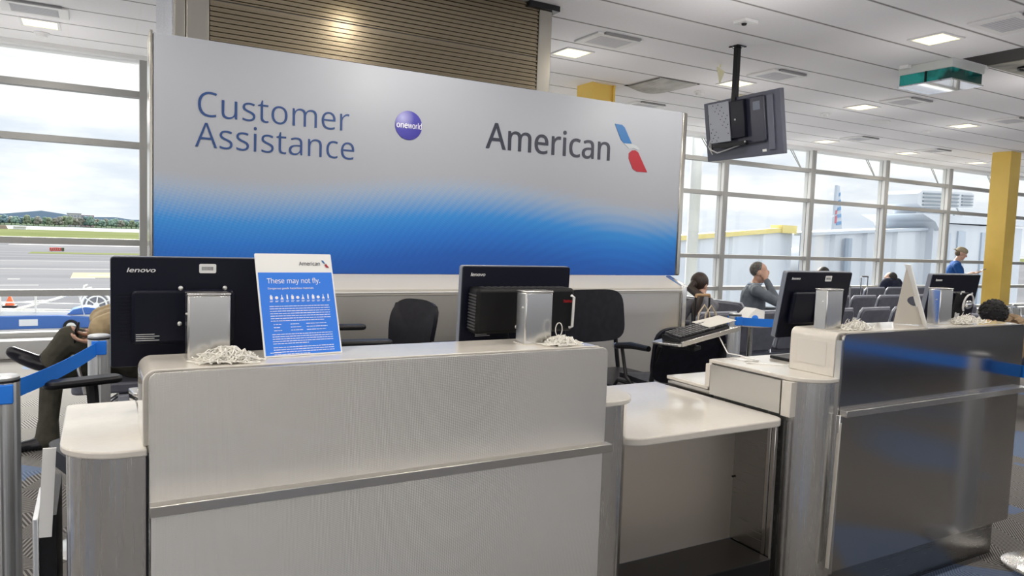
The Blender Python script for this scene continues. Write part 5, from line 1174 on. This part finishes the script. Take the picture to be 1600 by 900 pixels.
for i in range(170):
    v_ = V((r5.gauss(0, 1), r5.gauss(0, 1), r5.gauss(.4, 1))).normalized(); hm.ell(Ph(-.028, 0, .03)+V((v_.x*.118, v_.y*.106, v_.z*.115)), .015, nu=8, nv=6)
T.part('hair', hm, mat('hair_jet', (.007, .006, .007), .8))
T.part('hood', MB().tube([V((bx_-.20+.12*math.cos(a), by_+.15*math.sin(a), .885+.03*math.cos(a))) for a in [i*.35-1.9 for i in range(12)]], .045, 10), tanj)
tag(build('blue_backpack', MB().prism(rrect(14.10, 14.45, .48, .92, .12), 6.35, 6.6, 'y'), mat('pack_blue', (.03, .10, .33), .7), bevel=.05), 'blue backpack on the seats at the right picture edge', 'backpack')

# ------------------------------------------------------------------ hanging screen
T = Thing('hanging_screen', 'dark flat screen hung from the ceiling on a black pole, seen from behind', 'screen', (5.56, 5.24, 2.68), rot=(R(9.1), 0, R(-93)), local=True)
w, h = 1.03, .60       # local: back faces -y
T.part('shell', MB().prism(rrect(-w/2, w/2, -h/2, h/2, .006), -.02, .03, 'y'), mat('screen_back', (.085, .092, .13), .42), bevel=.006)
T.part('raised_back', MB().prism(rrect(-.40, .34, -.17, .27, .03), -.052, -.02, 'y'), mat('screen_back_dark', (.03, .032, .055), .38), bevel=.014)
T.part('screen', MB().box(-w/2+.02, w/2-.02, .0301, .032, -h/2+.02, h/2-.02), M['black'], smooth=False)
T.part('side_rib', MB().box(.355, .43, -.036, -.02, -.25, .26), mat('rib', (.11, .12, .16), .45), bevel=.006)
pl = T.part('mount_plate', MB().box(-.36, -.07, -.105, -.095, -.12, .27), mat('mount_grey', (.34, .36, .41), .5, .2), bevel=.002)
ho = MB(); r6 = random.Random(4)
for i in range(26):
    px_, pz_ = -.335+.24*((i*7) % 11)/10, -.10+.35*((i*5) % 13)/12
    ho.cyl((px_, -.1056, pz_), (px_, -.1045, pz_), .006, n=10)
T.part('mount_holes', ho, M['black'], pl, smooth=False)
T.part('mount_arm', MB().box(-.09, .12, -.095, -.052, -.10, .26).box(-.30, -.05, -.095, -.052, -.06, .20), M['navy'], bevel=.006)
T.part('tilt_bar', MB().box(-.33, .12, -.10, -.06, -.175, -.135), M['black'], bevel=.004)
sc = MB()
for a, b in ((.0, .08), (.115, -.145), (-.41, .09), (-.42, .03), (-.41, -.03), (-.42, -.1)): sc.ell((a, -.097 if a > -.2 else -.03, b), (.011, .008, .011), nu=10, nv=6)
T.part('bolts', sc, M['screw'])
T.part('connector_bay', MB().box(-.455, -.42, -.026, -.0205, -.2, .18), M['black'], smooth=False)
T.part('cables', MB().tube([(-.43, -.03, -.1), (-.40, -.07, -.18), (-.33, -.05, -.22), (-.2, -.04, -.2), (.0, -.06, -.17)], .007, 8).tube([(-.42, -.03, -.05), (-.44, -.06, -.15), (-.40, -.05, -.23)], .006, 8), M['grey_ink'])
T.part('rating_label', MB().box(.20, .29, -.0535, -.052, .14, .22), mat('label_grey', (.18, .2, .26), .5), smooth=False)
T.part('white_label', MB().box(.26, .31, -.0215, -.020, -.262, -.238), M['paper'], smooth=False)
T2 = Thing('ceiling_pole', 'black square ceiling pole holding the hanging screen', 'pole', (5.50, 5.31, CZ))
T2.part('pole', MB().box(5.475, 5.525, 5.285, 5.335, 2.74, CZ-.012), M['black'], bevel=.003)
T2.part('ceiling_flange', MB().box(5.44, 5.56, 5.25, 5.37, CZ-.012, CZ-.0005), M['black'], bevel=.002)
T2 = Thing('ceiling_pole', 'short black pole end peeking over the far end of the sign', 'pole', (6.02, 8.1, CZ))
T2.part('pole', MB().box(6.0, 6.055, 8.08, 8.13, 2.6, CZ-.01), M['black'], bevel=.003)
T2.part('ceiling_flange', MB().box(5.97, 6.085, 8.05, 8.16, CZ-.01, CZ-.0005), M['black'], smooth=False)
T2.part('display', MB().box(5.6, 6.45, 8.14, 8.2, 2.15, 2.62), M['navy'], bevel=.01)

# ------------------------------------------------------------------ outside
AZ = -4.3
m = M['apron'] = speckle(mat('apron', (.5, .5, .52), 1, spec=0), (.10, .102, .112), (.13, .13, .14), .12, stretch=(.25, 1.5, 1))
struct('ground_apron', MB().box(-900, 1100, WY+1.2, 330, AZ-1, AZ), m, smooth=False)
lines = MB()
for y, x0_, x1_, w_ in ((77.5, -7.6, -4.6, .7), (85.5, -7.6, -6.6, .7), (87, -2.4, -.2, .9), (92, -.9, 5, .7), (104, -40, 60, .5), (124, -80, 80, .5), (205, -18, 60, 5)):
    lines.box(x0_, x1_, y, y+w_, AZ+.002, AZ+.012)
lines.add([(-9, 58, AZ+.012), (-7.4, 58, AZ+.012), (-3.0, 63, AZ+.012), (-3.5, 63.2, AZ+.012)], [(0, 1, 2, 3)])
tag(build('runway_markings', lines, mat('marking_white', (.30, .30, .295), 1, spec=0), smooth=False), 'white painted lines across the grey apron', 'ground marking', kind='structure')
tag(build('yellow_marking', MB().box(-2.4, 14, 88, 97, AZ+.002, AZ+.01), mat('marking_tan', (.27, .225, .16), 1, spec=0), smooth=False), 'tan painted ground patch on the apron', 'ground marking', kind='structure')
gr = speckle(mat('grass', (.32, .38, .13), 1, spec=0), (.085, .10, .042), (.115, .125, .065), .03)
struct('ground_grass', MB().box(-900, 1100, 300, 540, AZ-1, AZ+.05), gr, smooth=False)
struct('ground_grass_verge', MB().box(-10.5, 160, 152, 160, AZ-.5, AZ+.03), gr, smooth=False)
struct('ground_river', MB().box(-1500, 1900, 540, 880, AZ-1.2, AZ-.1), mat('river', (.25, .27, .29), 1, spec=0), smooth=False)
struct('ground_far_bank', MB().box(-1500, 1900, 880, 3200, AZ-1, AZ+.3), mat('far_bank', (.06, .08, .055), 1, spec=0), smooth=False)
hl = MB(); n = 60; top = [(-1300+i*50, 20+8*math.sin(i*.63)+5*math.sin(i*1.7)+4*math.sin(i*.27)) for i in range(n)]
hl.prism([(-1300, AZ)]+[(1650, AZ)]+top[::-1], 2700, 3000, 'y')
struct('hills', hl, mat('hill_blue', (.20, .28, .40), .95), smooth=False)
# single trees of the far bank
treeM = [speckle(mat('hazed_foliage_%s' % n_, c, .95, spec=.1), tuple(v*.8 for v in c), tuple(v*1.25 for v in c), .25) for n_, c in (('green', (.16, .235, .19)), ('olive', (.20, .24, .16)), ('rust', (.21, .21, .175)), ('teal', (.14, .21, .23)))]  # bluish haze of distance is mixed into the leaf colours
r8 = random.Random(12); crowns = []
for k in range(5):
    mb = MB()
    for j in range(34):
        a = r8.uniform(0, 6.28); rr = r8.uniform(0, 1)**.6; z = r8.uniform(.30, 1)
        wd = math.sqrt(max(0, 1-((z-.58)/.47)**2))
        mb.ell((math.cos(a)*rr*.9*wd, math.sin(a)*rr*.9*wd, z), (r8.uniform(.26, .38),)*2+(r8.uniform(.13, .2),), nu=9, nv=6)
    crowns.append(mb)
prot = []
for k in range(5):
    for mi in range(2):
        T = Thing('tree', 'tree', 'tree', local=True)
        T.part('crown', crowns[k], treeM[(k+mi*2) % 4], smooth=True)
        T.part('trunk', MB().cyl((0, 0, 0), (0, 0, .6), .07, .05, 8), mat('bark', (.06, .045, .035), .9))
        prot.append(T.o)
x = -96; cnt = 0
while x < 52:
    o = prot[cnt] if cnt < len(prot) else copy_tree(prot[r8.randrange(len(prot))])
    s_ = r8.uniform(3.6, 4.9); hgt = r8.uniform(6.6, 9.4)*(1.12 if -30 < x < 0 else 1)
    o.location = (x, (892 if cnt % 2 else 906)+r8.uniform(-2, 2), AZ+.3); o.scale = (s_, s_, hgt); o.rotation_euler = (0, 0, r8.uniform(0, 6))
    tag(o, 'tree in the distant row across the water beyond the airfield', 'tree', 'trees on the far bank of the river')
    x += r8.uniform(4.3, 5.2); cnt += 1
T = Thing('tower_block', 'pale apartment block rising over the distant trees', 'building', (-16, 962, AZ+.3))
T.part('wall', MB().box(-29, -15.4, 955, 968, AZ+.3, 10.4), mat('block_white', (.42, .42, .44), .8), smooth=False)
T.part('wall', MB().box(-15.4, -2.8, 956, 970, AZ+.3, 9.3), mat('block_brick', (.30, .22, .25), .8), smooth=False)
wn = MB()
for i in range(8): wn.box(-28.2+i*3.1, -26.6+i*3.1, 954.8, 956.2, 1, 8.8)
T.part('window_strips', wn, mat('block_glass', (.24, .26, .32), .4), smooth=False)
T.part('roof', MB().box(-29.5, -15, 954.5, 969, 10.4, 10.9), mat('block_roof', (.26, .25, .30), .8), smooth=False)
T = Thing('taxiway_sign', 'low red and black taxiway sign on the airfield', 'sign', (-7.5, 165, AZ))
T.part('sign_box', MB().box(-7.9, -6.0, 165, 165.3, AZ+.1, AZ+.72), mat('sign_red', (.50, .035, .025), .5), smooth=False)
T.part('sign_box', MB().box(-5.98, -5.5, 165, 165.3, AZ+.1, AZ+.72), mat('sign_olive', (.06, .07, .03), .5), smooth=False)
q = MB()
for i in range(5): q.box(-7.7+i*.33, -7.5+i*.33, 164.95, 165, AZ+.28, AZ+.56)
T.part('sign_marks', q, mat('sign_pink', (.5, .25, .22), .5), smooth=False)
T.part('leg', MB().box(-7.6, -7.5, 165.1, 165.2, AZ, AZ+.11).box(-5.8, -5.7, 165.1, 165.2, AZ, AZ+.11), M['black'], smooth=False)
T = Thing('airfield_hut', 'small white hut far off at the edge of the grass', 'building', (-46, 528, AZ))
T.part('wall', MB().box(-43.5, -37, 526, 530, AZ, AZ+1.7), M['white_paint'], smooth=False)
T.part('roof', MB().box(-44, -36.5, 525, 531, AZ+1.7, AZ+1.95), M['grey_ink'], smooth=False)
tag(build('brick_bunker', MB().prism([(-62, AZ), (-46, AZ), (-47, AZ+2.2), (-61, AZ+2.4)], 527, 533, 'y'), mat('bunker', (.34, .27, .22), .9), smooth=False), 'low brown bunker at the left end of the grass', 'building')
# baggage belt loader
lx, ly = -1.15, 45.0
def LT(mb): return mb.xf(Matrix.Translation((lx, ly, AZ)))
T = Thing('belt_loader', 'blue baggage belt loader with white rails standing on the apron', 'vehicle', (lx, ly, AZ), local=True)
lb, wp = mat('loader_blue', (.05, .14, .42), .5), mat('loader_white', (.80, .79, .74), .5)
T.part('chassis', MB().prism([(-4.2, .28), (.9, .28), (.9, .82), (-.6, .95), (-4.2, .95)], -.9, .9, 'y'), lb, bevel=.03)
T.part('stripe', MB().box(-2.3, -1.5, -.915, -.9, .45, .78), M['white_paint'], smooth=False)
T.part('hood', MB().prism([(-.25, .95), (1.1, .95), (1.05, 1.30), (.6, 1.36), (.05, 1.22)], -.7, .5, 'y'), lb, bevel=.05)
for wx_ in (-3.55, -.05):
    wl = T.part('wheel', MB().cyl((wx_, -1.0, .36), (wx_, -.72, .36), .36, n=28), M['black'], bevel=.03)
    T.part('hub', MB().cyl((wx_, -1.02, .36), (wx_, -1.0, .36), .22, n=20), wp, wl)
    wl2 = T.part('wheel', MB().cyl((wx_, .72, .36), (wx_, 1.0, .36), .36, n=28), M['black'], bevel=.03)
T.part('belt_frame', MB().prism([(-4.6, 1.0), (2.0, .80), (2.0, 1.0), (-4.6, 1.28)], -.62, -.50, 'y').prism([(-4.6, 1.0), (2.0, .80), (2.0, 1.0), (-4.6, 1.28)], .50, .62, 'y'), wp, smooth=False)
T.part('conveyor_belt', MB().prism([(-4.6, 1.05), (2.0, .83), (2.0, .9), (-4.6, 1.15)], -.49, .49, 'y'), M['black'], smooth=False)
rl = MB()
for yy in (-.66,):
    rl.tube([(-4.4, yy, 1.2), (-4.3, yy, 2.15), (.3, yy, 1.95), (.55, yy, .95)], .045, 8)
    rl.tube([(-4.35, yy, 1.7), (.4, yy, 1.5)], .03, 8)
    for q_ in (-3.1, -1.6): rl.tube([(q_, yy, 1.1), (q_, yy, 2.05)], .05, 8)
rl.tube([(-3.2, -.4, 1.05), (-.8, -.4, 1.75), (.9, -.4, 2.35)], .06, 8).tube([(.35, -.3, 1.6), (.55, -.3, 2.45), (.7, -.3, 2.5)], .04, 8)
T.part('guard_rails', rl, wp)
T = Thing('hose_reel', 'large spoked hose reel on a cart behind the belt loader', 'reel', (0, 0, 0), local=True); T.o.location = (-.05, 47.5, AZ)
ring = MB(); N = 32
for r_, t_ in ((.72, .06), (.5, .05)):
    ring.tube([(r_*math.cos(2*math.pi*i/N), -.2, 1.15+r_*math.sin(2*math.pi*i/N)) for i in range(N+1)], t_, 8)
T.part('rim', ring, wp)
T.part('hose', MB().cyl((0, -.12, 1.15), (0, .5, 1.15), .66, n=28), mat('hose_grey', (.22, .22, .24), .7))
sp = MB()
for i in range(6): sp.tube([(0, -.22, 1.15), (.7*math.cos(i*1.047+.4), -.22, 1.15+.7*math.sin(i*1.047+.4))], .035, 6)
T.part('spokes', sp, wp)
T.part('hub', MB().cyl((0, -.3, 1.15), (0, -.12, 1.15), .15), wp)
T.part('cart', MB().box(-.9, .9, -.3, .8, .25, .45).box(-.1, .1, .1, .3, .4, 1.15), lb, bevel=.03)
for wx_ in (-.6, .6): T.part('wheel', MB().cyl((wx_, -.35, .22), (wx_, .85, .22), .22, n=20), M['black'])
T = Thing('traffic_cone', 'orange cone on a black block at the far left of the apron', 'cone', (-4.5, 52, AZ+.75))
T.part('cone', MB().lathe([(.26, .75), (.08, 1.25), (.06, 1.27)], (-4.5, 52, AZ), 20), mat('cone_orange', (.80, .14, .04), .5))
T.part('base', MB().box(-4.85, -4.15, 51.6, 52.4, AZ, AZ+.75), M['black'], smooth=False)
# exterior post and boarding bridge, right
T = Thing('exterior_post', 'tall pale round post just outside the window right of the sign', 'post', (10.15, 10.7, AZ))
T.part('shaft', MB().cyl((10.15, 10.7, AZ), (10.15, 10.7, CZ+1.0), .11, n=24), mat('post_white', (.68, .70, .70), .5))
T.part('base_plate', MB().cyl((10.15, 10.7, AZ), (10.15, 10.7, AZ+.08), .25, n=24), M['grey_ink'])
bw = speckle(mat('bridge_white', (.56, .60, .66), .6), (.53, .57, .63), (.60, .64, .69), .7, stretch=(1, 1, .1))
def ribbed(x0_, x1_, y, zt0, zt1, zb, step, w_=.1):
    mb = MB(); n = max(2, int((x1_-x0_)/step)); pts = []
    for i in range(n):
        for f_, d in ((0, 0), (.62, 0), (.68, w_), (.94, w_)): pts.append((x0_+(i+f_)*(x1_-x0_)/n, y+d))
    pts.append((x1_, y)); vs = []; L = len(pts)
    for x_, y_ in pts:
        zt = zt0+(zt1-zt0)*(x_-x0_)/(x1_-x0_); vs += [(x_, y_, zb), (x_, y_, zt), (x_, y+2.6, zt)]
    fs = []
    for i in range(L-1): fs += [(i*3, i*3+3, i*3+4, i*3+1), (i*3+1, i*3+4, i*3+5, i*3+2)]
    return mb.add(vs, fs)
T = Thing('boarding_bridge', 'pale ribbed boarding bridge with a yellow top edge outside the windows', 'boarding bridge', (16, 18, AZ))
T.part('tunnel_wall', ribbed(11.5, 21.9, 18, 1.16, 2.08, -1.2, 1.35), bw, smooth=False)
T.part('yellow_edge', MB().prism([(11.5, 1.15), (21.8, 2.06), (21.8, 2.22), (11.5, 1.31)], 17.9, 18.1, 'y'), M['bridge_yellow'], smooth=False)
T.part('yellow_edge', MB().box(21.2, 21.95, 17.85, 18.4, 1.99, 2.27), M['bridge_yellow'], smooth=False)
T.part('outer_tunnel_wall', ribbed(22.0, 31.5, 17.7, 1.98, 2.55, -1.3, 1.6, .14), bw, smooth=False)
T.part('tunnel_edge', MB().prism([(22.0, 1.92), (31.5, 2.49), (31.5, 2.60), (22.0, 2.03)], 17.6, 18.0, 'y'), mat('bridge_grey', (.48, .53, .60), .6), smooth=False)
T.part('conduit', MB().tube([(21.95, 17.6, 2.0), (21.95, 17.6, -1.2)], .08, 8).tube([(24.4, 17.5, 1.9), (24.4, 17.5, -1.2)], .14, 8), mat('conduit', (.34, .40, .48), .5))
T.part('support_leg', MB().box(16, 16.5, 18.8, 19.6, AZ, -1.2).box(27, 27.6, 18.8, 19.6, AZ, -1.3), M['grey_ink'], smooth=False)
T.part('cab_wall', MB().box(29.6, 36.5, 17.4, 19.8, -1.4, 2.68), bw, smooth=False)
T.part('cab_roof', MB().prism([(28.5, 2.98), (29.35, 2.72), (29.7, 2.36), (30.1, 2.70), (36.6, 2.80), (36.6, 3.0), (28.5, 3.02)], 17.2, 19.9, 'y'), bw, smooth=False)
for x_, z_ in ((30.2, 2.3), (31.3, 2.4), (33.1, 2.4), (34.6, 2.4)): T.part('wall_panel', MB().box(x_, x_+.55, 17.33, 17.4, -1.3, z_), mat('panel_blue_grey', (.44, .50, .58), .6), smooth=False)
T = Thing('rooftop_unit', 'grey louvred cooling unit on the boarding bridge roof', 'cooling unit', (30.8, 17.9, 3.02))
T.part('housing', MB().prism([(28.55, 3.42), (28.8, 3.28), (32.5, 3.42), (32.55, 3.55), (32.55, 4.0), (32.3, 4.07), (28.8, 3.95), (28.55, 3.82)], 17.5, 19.0, 'y'), mat('unit_grey', (.55, .58, .62), .5), smooth=False)
lv = MB()
for i in range(4): lv.obox((30.1, 17.47, 3.42+i*.15), (2.5, .06, .06), Euler((0, -.03, 0)).to_matrix()).obox((32.0, 17.47, 3.52+i*.13), (.8, .06, .05), Euler((0, -.03, 0)).to_matrix())
T.part('louvres', lv, mat('louvre_dark', (.22, .26, .30), .6), smooth=False)
T.part('foot_frame', MB().prism([(29.0, 3.02), (31.2, 3.02), (31.3, 3.40), (28.9, 3.30)], 17.8, 18.8, 'y'), mat('unit_foot', (.50, .54, .60), .6), smooth=False)
T.part('bracket', MB().tube([(31.5, 17.6, 3.4), (31.9, 17.6, 3.06), (31.3, 17.6, 3.06)], .05, 6), mat('unit_white', (.7, .7, .7), .6))
# aircraft fin
T = Thing('aircraft', 'distant aircraft tail fin with blue and red stripes beyond the boarding bridge', 'aircraft', (74, 60, AZ))
fx_, fy_, fz_ = 80.0, 60.0, 0
def at_(x_, z_): return (fx_+x_, z_)
T.part('fin', MB().prism([(80.55, 2.4), (82.45, 2.4), (81.25, 9.3), (80.75, 9.4)], 60, 60.35, 'y'), mat('fin_silver', (.50, .56, .64), .4), smooth=False)
st = MB()
for i in range(5): st.prism([(80.95+i*.05, 4.4+i*.9), (81.95-i*.13, 4.55+i*.9), (81.9-i*.13, 4.95+i*.9), (80.97+i*.05, 4.8+i*.9)], 59.93, 60, 'y')
T.part('blue_stripes', st, mat('fin_blue', (.16, .32, .54), .5), smooth=False)
T.part('red_stripes', MB().prism([(80.66, 4.6), (80.98, 4.7), (81.0, 5.6), (80.7, 5.5)], 59.92, 60, 'y').prism([(80.68, 5.7), (80.95, 5.8), (80.96, 6.3), (80.7, 6.2)], 59.92, 60, 'y'), mat('fin_red', (.55, .16, .20), .5), smooth=False)
T.part('fuselage', MB().tube([(62, 60.2, -1.2), (70, 60.2, -.9), (78, 60.2, .2), (83, 60.2, 1.4), (85, 60.2, 1.8)], [2.0, 2.0, 1.5, .7, .2], 20), mat('fuselage', (.6, .63, .66), .4))
